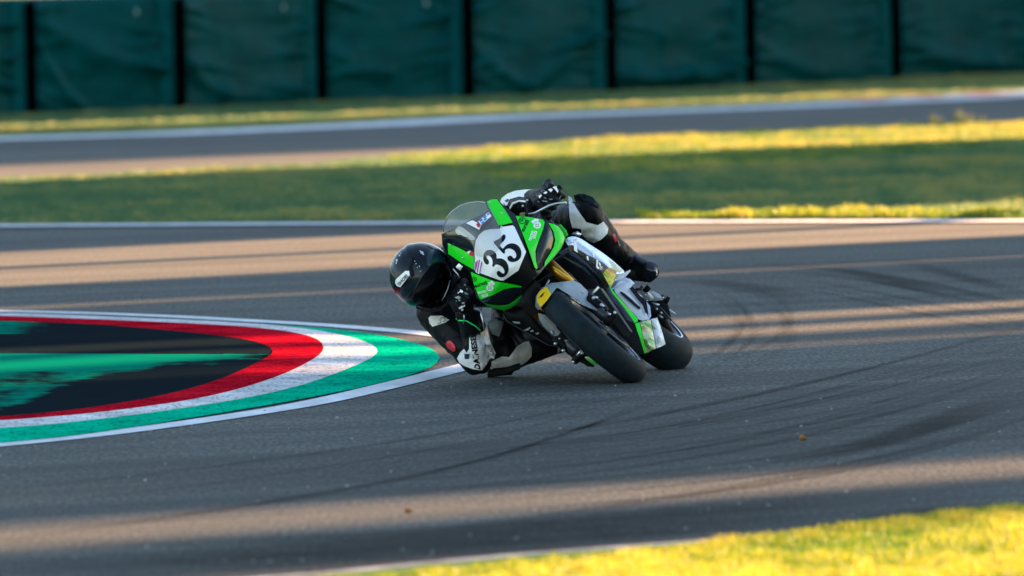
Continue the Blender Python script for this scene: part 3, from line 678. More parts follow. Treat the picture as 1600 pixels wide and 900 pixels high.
# ================================================================== TREES casting the long shadows (outside the frame to the right)
bark = mat('tree_bark', (.10, .075, .05), .9, var=.3, vscale=6, bump=.5, bscale=20); leafy = mat('dark_cypress_foliage', (.035, .07, .022), .7, var=.4, vscale=4)
def tree_meshes(seed):
    rnd = random.Random(seed)
    tv, tf = tube_geo([Vector((0, 0, 0)), Vector((.01, .01, .25)), Vector((0, 0, .9))], [.07, .05, .01], 10)
    vs = []; fs = []
    for i in range(25):
        z = .015 + .985 * i / 24; r0 = .38 * min(1, (z / .04)) ** .5 * max(0.02, (1 - max(0, (z - .55)) ** 2 / .21)) ** .5 if z < 1 else .01
        for k in range(24):
            a_ = 2 * math.pi * k / 24; r = r0 * (1 + .13 * noise.noise(Vector((math.cos(a_) * 1.5, math.sin(a_) * 1.5, z * 9 + seed)))); vs.append(Vector((r * math.cos(a_), r * math.sin(a_), z)))
    for i in range(24):
        for k in range(24): a_ = i * 24 + k; b_ = i * 24 + (k + 1) % 24; fs.append([a_, b_, b_ + 24, a_ + 24])
    fs.append(list(range(24))[::-1]); fs.append([24 * 24 + k for k in range(24)])
    for _ in range(5200):
        z = rnd.uniform(.02, 1.0); r0 = .45 * max(.02, (1 - max(0, (z - .55)) ** 2 / .21)) ** .5; a_ = rnd.uniform(0, 6.283); r = r0 * rnd.uniform(.78, 1.2); s = rnd.uniform(.02, .05)
        c = Vector((r * math.cos(a_), r * math.sin(a_), z)); q1 = Vector((rnd.gauss(0, 1), rnd.gauss(0, 1), 0)).normalized() * s; q2 = Vector((rnd.gauss(0, .4), rnd.gauss(0, .4), 1)).normalized() * s * .35
        k = len(vs); vs += [c - q1 * .6 - q2, c + q1 * .6 - q2, c + q1 + q2, c - q1 * .4 + q2 * 1.6]; fs.append([k, k + 1, k + 2, k + 3])
    def mm(nm, v, f, q):
        me = bpy.data.meshes.new(nm); me.from_pydata([tuple(x) for x in v], [], f); me.materials.append(q); return me
    return mm('trunk', tv, tf, bark), mm('crown', vs, fs, leafy)
TM = [tree_meshes(s) for s in (3, 11, 23)]
ti = 0
def uv(u, v): return Vector(((u + v) * .70711, (v - u) * .70711, 0))
def shade(u0, u1, vfun, h, wmax=2.6, over=1.15):
    """ a row of columnar trees that together cover u0..u1 across the direction of the sun """
    global ti
    n_ = max(1, math.ceil((u1 - u0) / wmax)); wd = (u1 - u0) / n_; h *= 2.1; over = 1.0
    for k in range(n_):
        uc = u0 + wd * (k + .5); p_ = uv(uc, vfun(uc)); dd = wd * (1.12 if n_ > 1 else 1.06); hh = h * (1 + .12 * math.sin(ti * 2.3))
        r = bpy.data.objects.new('columnar_tree', None); C.objects.link(r); r.location = p_; r.scale = (dd / .93, dd / .93, hh); r.rotation_euler = (0, 0, ti * 1.1)
        r['label'] = 'dark columnar tree in the row beside the track that throws the long shadow bands'; r['category'] = 'tree'; r['group'] = 'columnar trees in a row beyond the right frame edge'
        for me in TM[ti % 3]: o = bpy.data.objects.new(me.name, me); C.objects.link(o); o.parent = r
        ti += 1
def row_y(y): return lambda u: y * 1.41421 + u      # same depth y for every u
shade(-30.2, -28.1, row_y(100), 17, 1.2); shade(-39.3, -30.85, row_y(112), 18)
shade(-40.3, -39.62, row_y(98), 15, 1); shade(-41.5, -40.88, row_y(98), 15, 1); shade(-42.95, -42.05, row_y(98), 15, 1)
shade(-44.6, -43.15, row_y(98), 15); shade(-46.7, -44.8, row_y(112), 17); shade(-49.2, -47.2, row_y(92), 12); shade(-51.8, -51.5, row_y(88), 10, 1)
shade(-59.5, -54.0, row_y(97), 10); shade(-65.2, -59.3, row_y(107), 10)
shade(-78.6, -70.0, lambda u: 178, 28, 3.2); shade(-87.2, -80.6, lambda u: 112 if u > -85 else 116, 11)

# ================================================================== MOTORCYCLE
bike = thing('motorcycle', MB, 'green and black race motorcycle number 35 leaned far over in the corner', 'motorcycle')
def nose(y, z):
    x = .78 - (math.sqrt(y * y + .004) - .063) * 1.05
    if z > .86: x -= (z - .86) * .85
    if z < .80: x -= (.80 - z) * .75
    return x
def wheel(kind, cx, cz, R, hw, steer, lab):
    Mw = MB @ Matrix.Translation((cx, 0, cz)) @ Matrix.Rotation(steer, 4, Vector((-.407, 0, .914)))
    prof = []
    for i in range(25):
        t = math.radians(-112 + 224 * i / 24); y = hw * math.sin(t); r = R - hw * .86 + hw * .86 * math.cos(t); prof.append((y * (1 - .04 * abs(math.sin(t))), r))
    prof += [(hw * .55, R - hw * 1.30), (-hw * .55, R - hw * 1.30)]
    ty = lathe(kind + '_tyre', prof, Mw, M['rubber'], bike, 128)
    rr = R - hw * 1.12
    rim = [(-hw * .84, rr - .003), (-hw * .84, rr + .006), (-hw * .74, rr - .004), (-hw * .5, rr - .026), (hw * .5, rr - .026), (hw * .74, rr - .004), (hw * .84, rr + .006), (hw * .84, rr - .003), (hw * .78, rr - .016), (hw * .45, rr - .042), (-hw * .45, rr - .042), (-hw * .78, rr - .016)]
    lathe(kind + '_rim', rim, Mw, M['rim'], bike, 96)
    for s in (-1, 1): lathe('rim_edge', [(s * hw * .84, rr - .008), (s * hw * .92, rr - .002), (s * hw * .93, rr + .004), (s * hw * .86, rr + .007), (s * hw * .80, rr)], Mw, M['alu'], bike, 96)
    for k in range(5):
        a_ = 2 * math.pi * k / 5 + .3; c, s = math.cos(a_), math.sin(a_)
        q = [Mw @ Vector((r * s, 0, r * c)) for r in (.03, rr * .5, rr - .03)]; tube('spoke', q, [.026, .018, .024], M['rim'], bike, 8)
    tube('hub', [Mw @ Vector((0, -.075, 0)), Mw @ Vector((0, .075, 0))], .032, M['steel'], bike, 20)
    tube('axle', [Mw @ Vector((0, -.125, 0)), Mw @ Vector((0, .125, 0))], .014, M['alu'], bike, 14)
    for s in ((-1, 1) if kind == 'front' else (1,)):
        lathe('brake_disc', [(s * .070, .115), (s * .075, .115), (s * .075, .155), (s * .070, .155)], Mw, M['steel'], bike, 64)
    return Mw, ty
MWf, tyf = wheel('front', .70, .30, .300, .067, math.radians(3.5), '')
MWr, tyr = wheel('rear', -.69, .318, .320, .096, 0, '')
# tread grooves cut in both tyres
def groove(Mw, R, hw, parent, nrep, a0=0):
    gs = []
    for k in range(nrep):
        for s in (-1, 1):
            pts = []
            for j in range(9):
                t = j / 8; th = math.radians(s * (8 + 50 * t)); an = a0 + 2 * math.pi * (k + (.5 if s > 0 else 0)) / nrep + .30 * t - .12 * math.sin(math.pi * t)
                r = R - hw * .86 + hw * .86 * math.cos(th) + .0009; y = hw * math.sin(th); pts.append((r, y, an))
            for j in range(8):
                q = []
                for (r, y, an), e_ in ((pts[j], -1), (pts[j], 1), (pts[j + 1], 1), (pts[j + 1], -1)):
                    wd_ = .009 * math.sin(math.pi * (min(max((j if e_ else j) + .5, .6), 7.4)) / 8) ; an2 = an + e_ * wd_ / r; q.append(Mw @ Vector((r * math.sin(an2), y, r * math.cos(an2))))
                gs.append((q, [[0, 1, 2, 3]]))
    v_, f_ = join(gs); return mk('tread_groove', v_, f_, M['groove'], parent, False, 'stuff')
groove(MWf, .300, .067, tyf, 11, .1); groove(MWr, .320, .096, tyr, 11)

# --- nose cowl and its panels
base = [(690, 366), (700, 361), (712, 355), (740, 341), (763, 331), (757, 314), (776, 309.5), (788, 322), (806, 336), (850, 342), (860, 345), (874, 352), (884, 372), (877, 389), (866, 402), (851, 418), (841, 430), (822, 448), (816, 461), (800, 481), (780, 485), (755, 474), (744, 465), (735, 425), (700, 399), (691, 382)]
cowl = panel('nose_cowl', base, nose, M['blackpl'], bike, th=.10, off=-.004, res=5)
panel('upper_cowl', [(691, 366), (701, 361), (712, 356.5), (727, 348), (747, 337.5), (765, 331.5), (781, 352), (784, 358), (765, 357), (752, 361.5), (742, 372), (740, 391), (720, 386), (700, 378.5), (693, 381)], nose, M['blackpl'], bike, th=.01, off=.006, res=4, bulge=.012, sm=1)
g1 = panel('fairing_strip', [(760, 314.6), (768, 311.5), (776.3, 310.8), (789, 328), (801, 347.5), (790, 350.5), (779, 352), (769, 333)], nose, M['green'], bike, th=.008, off=.016, res=3, bulge=.004)
g2 = panel('fairing_strip', [(699.6, 379.6), (720, 389), (740.4, 400.4), (740.4, 421.4), (720, 410), (700.4, 396.6)], nose, M['green'], bike, th=.008, off=.012, res=3, bulge=.004)
plate_pts = [(741.3, 391.3), (743.3, 376), (748, 367.5), (756, 360.5), (766, 358), (781.4, 357.5), (782, 354.8), (801, 352), (804, 354.5), (822, 393.5), (821, 396), (810, 422.5), (787, 438.3), (782, 438.2), (751, 427), (745, 423), (742, 413)]
plate = panel('number_plate', plate_pts, nose, M['white'], bike, th=.008, off=.014, res=3, bulge=.003)
def Z7(l_): return [(730 + x / 10, 350 + y / 10) for x, y in l_]
five = Z7([(400, 280), (465, 247), (530, 212), (545, 180), (572, 160), (595, 172), (601, 205), (588, 245), (548, 287), (500, 328), (528, 360), (556, 392), (600, 335), (660, 303), (720, 299), (790, 328), (835, 388), (851, 460), (835, 528), (790, 577), (720, 598), (660, 586), (630, 556), (628, 520), (650, 495), (692, 495), (715, 527), (738, 538), (758, 525), (769, 498), (760, 450), (730, 408), (672, 381), (620, 386), (588, 410), (590, 452), (574, 466), (550, 450), (480, 370)])
three = Z7([(250, 505), (260, 460), (292, 420), (340, 403), (395, 410), (440, 443), (460, 490), (456, 538), (478, 538), (530, 534), (590, 562), (632, 620), (650, 690), (642, 750), (610, 802), (560, 836), (508, 835), (470, 802), (458, 765), (470, 736), (498, 730), (530, 756), (556, 776), (578, 770), (585, 740), (565, 690), (522, 652), (472, 632), (437, 636), (425, 662), (402, 672), (386, 652), (396, 625), (397, 590), (386, 540), (360, 505), (326, 486), (300, 498), (302, 530), (330, 560), (343, 600), (330, 630), (300, 636), (267, 605), (250, 555)])
panel('numeral_five', five, nose, M['ink'], plate, th=.004, off=.0185, res=2.5, sm=1)
panel('numeral_three', three, nose, M['ink'], plate, th=.004, off=.0185, res=2.5, sm=1)
Pn = lambda off: (lambda px, py: P(px, py, nose, off))
ball = [(741, 414), (742, 408), (746, 405.2), (751, 406), (754.6, 411), (754.5, 418), (752, 425), (748, 428), (744, 426), (741.3, 421)]
panel('striped_sticker', ball, nose, M['white'], plate, th=.003, off=.0187, res=2)
for q in ([(742.3, 411), (746.2, 406.3), (746.4, 409), (743.6, 424), (742, 420)], [(748, 405.8), (750, 406.3), (746.4, 426.5), (744.8, 425)], [(752, 408), (753.8, 411), (750.5, 425), (748.8, 427)]): panel('purple_stripe', q, nose, M['purple'], plate, th=.002, off=.0200, res=2)
panel('red_sticker', [(732, 397), (735, 393), (740, 393), (740.5, 400), (736, 400)], nose, M['red'], bike, th=.003, off=.020, res=2)
panel('white_sticker', [(729, 394), (734, 391.5), (737, 394), (733, 398)], nose, M['white'], bike, th=.003, off=.0185, res=2)
# green panel at the motorcycle's left with lettering
gl = panel('upper_side_panel', [(806, 337.8), (826, 339), (848, 343), (851, 347), (849, 357), (840, 381), (836.5, 393), (837.5, 408), (840, 418), (838.6, 420.6), (835.5, 418), (826, 390), (813, 356)], nose, M['green'], bike, th=.008, off=.012, res=3, bulge=.004)
gr = panel('upper_side_panel', [(735.6, 424.8), (752, 432), (773, 439.6), (797, 443.5), (815, 447.5), (814, 449), (803, 449), (788, 452), (768, 462), (752.7, 467.8), (749, 466), (745, 456), (739, 440)], nose, M['green'], bike, th=.008, off=.012, res=3, bulge=.004)
panel('headlight_cover', [(851, 348), (857, 347.5), (863, 358), (866, 371), (861.5, 390), (853, 406), (845, 421), (841, 422.5), (838.5, 408), (838, 394), (843, 376)], nose, M['blackpl'], bike, th=.01, off=.008, res=3, bulge=.02, bw=8)
panel('headlight_cover', [(751, 469), (768, 463.8), (788, 453.5), (803, 450.5), (815, 450), (816.5, 454), (810, 463), (795, 473), (778, 476), (762, 474)], nose, M['blackpl'], bike, th=.01, off=.006, res=3, bulge=.02, bw=8)
panel('outer_side_panel', [(857, 348.6), (865, 350), (872.5, 354), (879, 363), (882.5, 371.5), (880, 380), (875.6, 388.5), (866, 401), (858, 409), (850.7, 416.5), (851.5, 409), (859, 397), (865, 386), (867.5, 375), (865, 362)], nose, M['green'], bike, th=.01, off=.014, res=3, bulge=.012, bw=5)
panel('outer_side_panel', [(756, 473.5), (767, 476), (779, 477.6), (795, 475.5), (805, 469), (815.7, 460), (814.5, 467.5), (808, 475), (799, 481), (788, 485.5), (772, 481.5), (762, 478)], nose, M['dkgreen'], bike, th=.01, off=.014, res=3, bulge=.008, bw=4, label='darker green lower lip panel')
text('sponsor_lettering', 'eurast', (818.5, 362.5), 63, 20, 5.5, Pn(.0175), M['ink'], gl, True)
text('sponsor_lettering', 'tecno', (829.5, 376.5), 72, 16, 4.6, Pn(.0175), M['white'], gl, True)
text('sponsor_lettering', 'sco', (836.2, 373), 72, 12, 4.6, Pn(.0175), M['white'], gl, True)
text('sponsor_lettering', 'eurast', (742.5, 450.0), 19, 20, 5.5, Pn(.0175), M['ink'], gr, True)
text('sponsor_lettering', 'tecno', (747.0, 460.0), 15, 14, 4.6, Pn(.0175), M['white'], gr, True)
text('sponsor_lettering', 'sco', (753.5, 465.0), 15, 10, 4.4, Pn(.0175), M['white'], gr, True)
def ring(cx, cy, r0, r1, off, ma, parent, nm):
    vs = []; fs = []
    for k in range(24):
        a_ = 2 * math.pi * k / 24
        for r in (r0, r1): vs.append(P(cx + r * math.cos(a_), cy + r * .9 * math.sin(a_), nose, off))
    for k in range(24): a_, b_ = 2 * k, 2 * ((k + 1) % 24); fs.append([a_, a_ + 1, b_ + 1, b_])
    mk(nm, vs, fs, ma, parent, False)
def disc(cx, cy, rx, ry, off, ma, parent, nm, dep=nose): panel(nm, [(cx + rx * math.cos(k * .5236), cy + ry * math.sin(k * .5236)) for k in range(12)], dep, ma, parent, th=.002, off=off, res=max(2, rx))
ring(816, 344.5, 4.8, 5.9, .0175, M['ink'], gl, 'emblem_ring'); text('emblem_letters', 'GE', (813, 347), 25, 6, 4, Pn(.0177), M['ink'], gl, True)
ring(740.6, 436.5, 3.2, 4.2, .0175, M['ink'], gr, 'emblem_ring'); text('emblem_letters', 'GE', (738.8, 438.5), 15, 4, 3, Pn(.0177), M['ink'], gr, True)
for (cx, cy, pp, s) in [(839.5, 352, gl, 1.), (765.5, 450, gr, .95)]:
    disc(cx, cy, 6.0 * s, 5.2 * s, .0178, M['white'], pp, 'paw_emblem'); 
    for dx, dy in ((-2, -1.6), (1.6, -1.8), (-1.8, 1.6), (1.8, 1.5)): disc(cx + dx * s, cy + dy * s, 1.1, 1.0, .0204, M['dkgreen'], pp, 'emblem_dot')
    for k, (dx, dy) in enumerate([(-6.5, -5.5), (-3.5, -8.0), (.2, -8.0)] if pp == gl else [(-.5, -7.5), (3.0, -9.3), (5.5, -7.2)]): disc(cx + dx * s, cy + dy * s, 2.6, 2.4, .0178 + .0005 * k, M['white'], pp, 'emblem_toe')
# screws
for q, (cx, cy) in enumerate([(784, 333), (723, 403), (783.5, 354), (765, 316.5), (704, 383)]):
    v_, f_ = ellipsoid(P(cx, cy, nose, .021), BL(.0, .0, .0) * 0 + R_ * .0055, U_ * .0055, W_ * .004, 12, 6); mk('screw', v_, f_, M['alu'], bike)
# wind screen
scr = [(692, 364), (692, 352), (697, 340), (706, 329), (718, 320.5), (732, 316), (748, 314), (760, 315.5), (770, 331), (780, 352), (784, 368), (783, 385), (772, 397), (757, 402), (743, 400), (741, 388), (734, 374), (722, 362), (712, 357)]
panel('wind_screen', scr, nose, M['screen'], bike, th=.003, off=.030, res=4, bulge=.035, bw=16, sm=1)
tube('screen_edge', [P(x, y, nose, .034) for x, y in [(693, 362), (693.5, 352), (698, 340.5), (706.5, 330), (718.5, 321.5), (732, 317), (747, 315), (759, 316.5)]], .0026, M['alu'], bike, 6)
panel('flag_sticker', [(747, 346), (763, 331.5), (768, 337.5), (752, 351.5)], nose, M['white'], bike, th=.002, off=.070, res=3)
for q in ([(748.5, 344.8), (752.5, 341.2), (754.5, 343.6), (750.6, 347)], [(754.5, 339.4), (758.5, 335.8), (760.3, 338), (756.4, 341.6)], [(755.4, 343.2), (759.2, 340), (761, 342), (757.4, 345.2)], [(760.4, 334.8), (763, 332.6), (764.6, 334.6), (762, 336.8)], [(751.6, 347.8), (755.2, 344.8), (756.8, 346.6), (753, 350)]): panel('flag_square', q, nose, M['blue'], bike, th=.001, off=.072, res=3)
panel('country_sticker', [(728, 348.5), (738, 344), (752, 351), (749, 359), (744, 356.5)], nose, M['white'], bike, th=.002, off=.066, res=3)
panel('red_patch', [(744, 350), (748, 347.5), (751, 351), (749, 356), (745.5, 354)], nose, M['red'], bike, th=.001, off=.0685, res=3)
panel('instrument_cover', [(712, 358), (716, 353.5), (721, 354), (733, 363), (743, 371.5), (741, 376), (730, 373), (716, 367), (711.5, 363)], nose, M['cleather'], bike, th=.01, off=.022, res=3, bulge=.006, sm=1)
tube('instrument_edge', [P(718, 367, nose, .034), P(724, 370, nose, .034), P(731, 372, nose, .034)], .002, M['ink'], bike, 6)

# --- central intake, inner structure
inner_d = lambda y, z: .52 - .6 * abs(y)
panel('intake', [(782, 438), (787, 439), (810, 423), (822, 395), (836, 421), (839, 428), (820, 448), (800, 444)], nose, M['blackmat'], bike, th=.03, off=-.002, res=5)
panel('engine_block', [(800, 445), (838, 420), (866, 402), (885, 378), (905, 392), (935, 420), (952, 448), (992, 505), (1006, 552), (985, 560), (930, 560), (890, 552), (858, 539), (800, 506), (785, 486)], lambda y, z: .34 - .5 * abs(y), M['blackmat'], bike, th=.25, res=8, bulge=.04, bw=20)
for q in ([(836, 446), (860, 430), (888, 428), (905, 447)], [(850, 418), (880, 400), (910, 420)], [(820, 470), (835, 490), (850, 510)]):
    tube('frame_brace', [P(x, y, .44) for x, y in q], .010, M['steel'], bike, 8)
tube('oil_pipe', [P(858, 437, .50), P(852, 449, .50), P(843, 452, .50)], .005, M['alu'], bike, 8)
tube('steering_bracket', [P(835, 455, .55), P(826, 462, .55)], .006, M['alu'], bike, 8)
# gold forks with dark lower legs
for s in (-1, 1):
    top, mid, bot = (.50, s * .105, .80), (.60, s * .105, .55), (.70, s * .105, .31)
    tube('fork_tube', [BL(*top), BL(*mid)], .027, M['gold'], bike, 20)
    tube('fork_leg', [BL(*mid), BL(.70, s * .105, .33), BL(*bot)], [.031, .028, .022], M['steel'], bike, 18)
    cv, cf = remesh([box_geo(BL(.655, s * .112, .40), (BL(.045, 0, -.02) - BL(0, 0, 0)), (BL(0, .030, 0) - BL(0, 0, 0)), (BL(.01, 0, .055) - BL(0, 0, 0))),
                     capsule(BL(.69, s * .125, .38), .022, BL(.69, s * .125, .43), .022), capsule(BL(.70, s * .1, .30), .026, BL(.70, s * .14, .30), .020)], .005, 3)
    cal = mk('brake_caliper', cv, cf, M['blackmat'], bike)
    for q in ((.725, s * .14, .37), (.72, s * .14, .42), (.71, s * .15, .30)):
        v_, f_ = ellipsoid(BL(*q), R_ * .009, U_ * .009, W_ * .008, 12, 8); mk('bolt', v_, f_, M['alu'], bike)
tube('gold_edge', [P(864, 417, .62), P(885, 431, .63), (P(905, 446, .64))], .0035, M['yellow'], bike, 8)
tube('steering_damper', [P(812, 462, .60), P(820, 450, .62), P(829, 436, .62)], .006, M['steel'], bike, 8)

# --- front fender
def fen(y, z):
    h = z - .30
    return .865 - max(0, abs(y) - .035) * 2.2 - max(0, h - .26) * 1.8
fend = [(836.8, 472), (837.5, 463), (843, 454.5), (853, 446.7), (860, 442.5), (872.8, 441), (885, 439.5), (896, 438), (906.6, 443), (911, 447.5), (925.6, 462), (944.6, 483), (944.6, 489.7), (941.4, 491.8), (932, 485.5), (908.7, 476), (904.5, 470.7), (888, 460), (871.5, 449.6), (869, 450.5), (862, 460), (850, 475), (840.5, 484.6), (837, 479)]
fp = panel('front_fender', fend, fen, M['grey'], bike, th=.006, off=0, res=4, bulge=.006, bw=4)
panel('yellow_sticker', [(853.3, 447.3), (855.3, 450), (861.3, 459.3), (855.3, 468.7), (845, 480), (838.6, 471.5), (839, 463.3), (843.6, 455)], fen, M['yellow'], fp, th=.003, off=.009, res=3)
panel('bug_emblem', [(843, 464.5), (845, 461), (848.5, 457.8), (849.6, 459), (847.5, 462.5), (844.5, 465)], fen, M['ink'], fp, th=.002, off=.0115, res=3)
for q in ([(848.8, 457.5), (850.4, 455.8), (850.6, 458.2), (849.5, 458.2)], [(841, 465.5), (842, 464), (843, 465), (841.8, 466)], [(853, 457), (854, 457.5), (853.4, 458.5)], [(849, 461.5), (850, 462), (849.3, 463)]): panel('bug_emblem', q, fen, M['ink'], fp, th=.001, off=.0118, res=3)
for cx, cy in [(910.5, 456.5), (922.5, 467.5)]:
    v_, f_ = ellipsoid(P(cx, cy, fen, .010), R_ * .008, U_ * .006, W_ * .005, 12, 6); mk('fender_bolt', v_, f_, M['alu'], fp)
sk = panel('fender_side_guard', [(841, 489), (852, 492), (860, 500), (869, 509), (870, 513), (882, 524.5), (894.4, 535.5), (899, 543), (894, 549), (888, 545.5), (871, 530), (849, 510), (842, 498)], lambda y, z: .70, M['greydk'], bike, th=.008, res=4, bulge=.006, bw=4)
for cx, cy in [(862, 518), (874.5, 529), (863.5, 520.5)]:
    v_, f_ = ellipsoid(P(cx, cy, .708), R_ * .006, U_ * .005, W_ * .005, 10, 6); mk('fender_bolt', v_, f_, M['alu'], sk)
# caliper cluster and green tag at the low side
tube('brake_hose', [P(888, 548, .69), P(893, 556, .69), P(905, 563, .69), P(918, 569, .69), P(928, 572, .69)], .006, M['blackmat'], bike, 8)
panel('axle_guard', [(889, 546), (897, 549), (908, 553), (916, 561), (926, 569), (929, 573), (918, 573), (905, 563), (893, 558)], lambda y, z: .66, M['blackmat'], bike, th=.04, res=5, bulge=.01)
tube('axle_pinch', [P(902, 556, .72), P(910, 545.5, .72)], .008, M['alu'], bike, 10)
tube('axle_pinch', [P(908, 554, .72), P(911, 550, .72)], .007, M['alu'], bike, 10)
panel('green_reflector', [(920.5, 555), (930, 560), (937.8, 566.7), (934.4, 571), (925.5, 569), (915, 560.5)], lambda y, z: .78, M['dkgreen'], bike, th=.012, res=4, bulge=.004)
panel('belly_fin', [(872, 538), (880, 545), (871, 552.5)], lambda y, z: .45, M['blackpl'], bike, th=.01, res=5)

# --- side fairing on the high side
def side(y, z): return .60 - 1.5 * max(0, y - .10)
sfp = [(882, 374), (888, 370.5), (896, 369), (906, 372), (915, 377.5), (923, 383), (939, 393), (955, 405), (968, 416.5), (977, 425), (972, 429), (965, 431), (958, 440), (953, 446), (949, 440), (940, 425), (925, 408), (908, 393), (895, 384), (888, 385)]
sf = panel('side_fairing', sfp, side, M['chrome'], bike, th=.006, res=3, bulge=.055, bw=15, sm=1)
panel('fairing_underside', [(888, 386), (895, 385), (908, 394), (925, 409), (940, 426), (949, 441), (953, 448), (957, 458), (975, 480), (992, 505), (980, 500), (958, 470), (930, 438), (900, 410), (880, 398), (872, 395)], side, M['blackpl'], bike, th=.01, off=-.03, res=5, bulge=.02, bw=8)
panel('colour_patch', [(942, 428), (948, 420), (956, 418), (965, 423), (962, 431), (958.5, 440), (954.5, 448), (948.5, 440)], side, M['graff'], sf, th=.002, off=.052, res=3, bulge=.008, label='multicoloured foil corner')
panel('painted_reflection', [(888, 385), (893, 382), (906, 391), (914, 397), (926, 409), (912, 400), (898, 393), (890, 392)], side, mat('bronze_reflection_tone', (.10, .065, .02), .3, metal=.4, var=.5, vscale=20), sf, th=.002, off=.040, res=3, bulge=.008)  # this patch and the next put the brown ground reflection into the colour
panel('painted_reflection', [(906, 391), (918, 398), (932, 405), (944, 412), (951, 419), (946, 425), (946, 436), (940, 426), (926, 410)], side, foil('olive_reflection_tone', [(.02, .018, .012), (.10, .07, .025), (.03, .03, .02), (.22, .18, .08)], 20), sf, th=.002, off=.045, res=3, bulge=.012)
panel('yellow_graphic', [(950, 406), (957, 409), (966, 416), (974, 423), (967, 427), (958, 420)], side, foil('pale_gold_foil', [(.75, .62, .25), (.85, .82, .6), (.6, .5, .12)], 30), sf, th=.002, off=.050, res=3, bulge=.008)
SP = None
for nm, s, q, an, wd, ht in [('graffiti_letter', 'I', (898, 396), 78, 2.5, 4), ]: pass
for q in ([(896.5, 372.5), (900.5, 372.5), (901.5, 386), (902.5, 395), (897, 391)], [(893, 376.5), (903.5, 371.5), (904, 374), (893.5, 379)]): panel('graffiti_letter', q, side, M['white'], sf, th=.002, off=.060, res=3)
for q in ([(924.5, 390), (927, 390), (929, 401), (927, 401.5)], [(916.5, 400), (919, 400), (920, 407), (917.5, 406)], [(932, 406), (934.5, 406), (934, 416), (937, 418), (935, 421), (931.6, 417.5)], [(935, 408), (939, 413), (938, 417), (936, 413)]): panel('graffiti_letter', q, side, M['white'], sf, th=.002, off=.060, res=3)
text('graffiti_letter', 'OK', (940.5, 422), 75, 6, 4, lambda a_, b_: P(a_, b_, side, .060), M['white'], sf, True)
panel('tank_cover', [(893, 366), (897, 362.5), (903, 361.5), (909, 366), (905.5, 370), (898, 368)], lambda y, z: .30, M['chrome'], bike, th=.06, res=3, bulge=.02, bw=5)
tube('tank_edge', [P(855, 342, .40), P(864, 348, .40), P(872, 356, .40)], .004, M['gold'], bike, 6)
panel('green_tank_side', [(872, 352), (876, 350), (885, 360), (888, 368), (883, 370)], lambda y, z: .42, M['green'], bike, th=.05, res=4, bulge=.01)
# lower fairing run
low = lambda y, z: .48 - 1.2 * max(0, y - .12)
panel('lower_fairing_strip', [(950.5, 449), (953, 446), (958, 455), (977, 477), (997, 498.5), (996, 503), (990, 505), (978, 490), (960, 468), (952, 456)], low, M['green'], bike, th=.01, off=.03, res=3, bulge=.004)
panel('lower_fairing_strip', [(992, 505.5), (999, 503.5), (1004, 525), (1010, 551), (1007, 552.5), (1000, 530)], low, M['green'], bike, th=.01, off=.03, res=3, bulge=.004)
sc_ = panel('silver_side_cowl', [(960, 452), (966, 446), (975, 440.5), (984, 441), (989, 444), (985, 450), (999, 466), (1008, 482), (1014, 499), (1004, 501), (998, 499), (978, 475), (961, 457)], low, M['silver'], bike, th=.01, off=.01, res=3, bulge=.014, bw=6)
panel('cowl_slot', [(968, 455.5), (973, 456), (987, 467.5), (995.6, 476), (1001.5, 480.5), (999, 484), (991, 477.5), (978, 466.5), (970, 459)], low, M['ink'], sc_, th=.004, off=.030, res=3, sm=1)
panel('cowl_slot', [(983, 451), (988.5, 447.6), (997, 458), (1006, 468), (1011.6, 482), (1012.6, 492), (1008, 488), (1004.4, 477), (998, 470), (989, 458)], low, M['ink'], sc_, th=.004, off=.030, res=3)
panel('rear_side_plate', [(1010, 471), (1015.6, 478), (1017.5, 494), (1013.5, 500), (1012.6, 487)], low, M['alu'], bike, th=.006, off=.01, res=3, bulge=.008)
panel('side_winglet', [(961, 428), (967, 427.2), (973, 428), (979, 424), (984.5, 421.6), (985.5, 423.6), (978.5, 431), (971, 435.5), (964, 438), (961, 434)], low, M['silver'], bike, th=.008, off=.06, res=3, bulge=.012, bw=4)
panel('winglet_base', [(961, 438), (974, 433.5), (985, 436), (992, 443), (985, 447), (975, 441), (962, 452), (956, 452), (957, 444)], low, M['alu'], bike, th=.01, off=-.01, res=3, bulge=.015, bw=5)
panel('gold_foil_panel', [(1000, 503), (1008, 501), (1016.4, 499), (1021, 522), (1025, 544.5), (1017, 548.5), (1010, 552), (1005, 527)], low, M['goldfoil'], bike, th=.01, off=.03, res=3, bulge=.012, bw=5)
panel('mirror_foil_panel', [(1017.4, 498.7), (1022, 497.4), (1027, 496), (1034, 516), (1040, 538), (1033, 541.5), (1026, 544), (1021.5, 521)], low, M['mirror'], bike, th=.01, off=.0, res=3, bulge=.02, bw=6)
panel('belly_pan', [(985, 500), (1000, 500), (1018, 498), (1030, 505), (1038, 535), (1010, 553), (1000, 556), (985, 530)], lambda y, z: .20, M['blackmat'], bike, th=.10, res=6, bulge=.02)
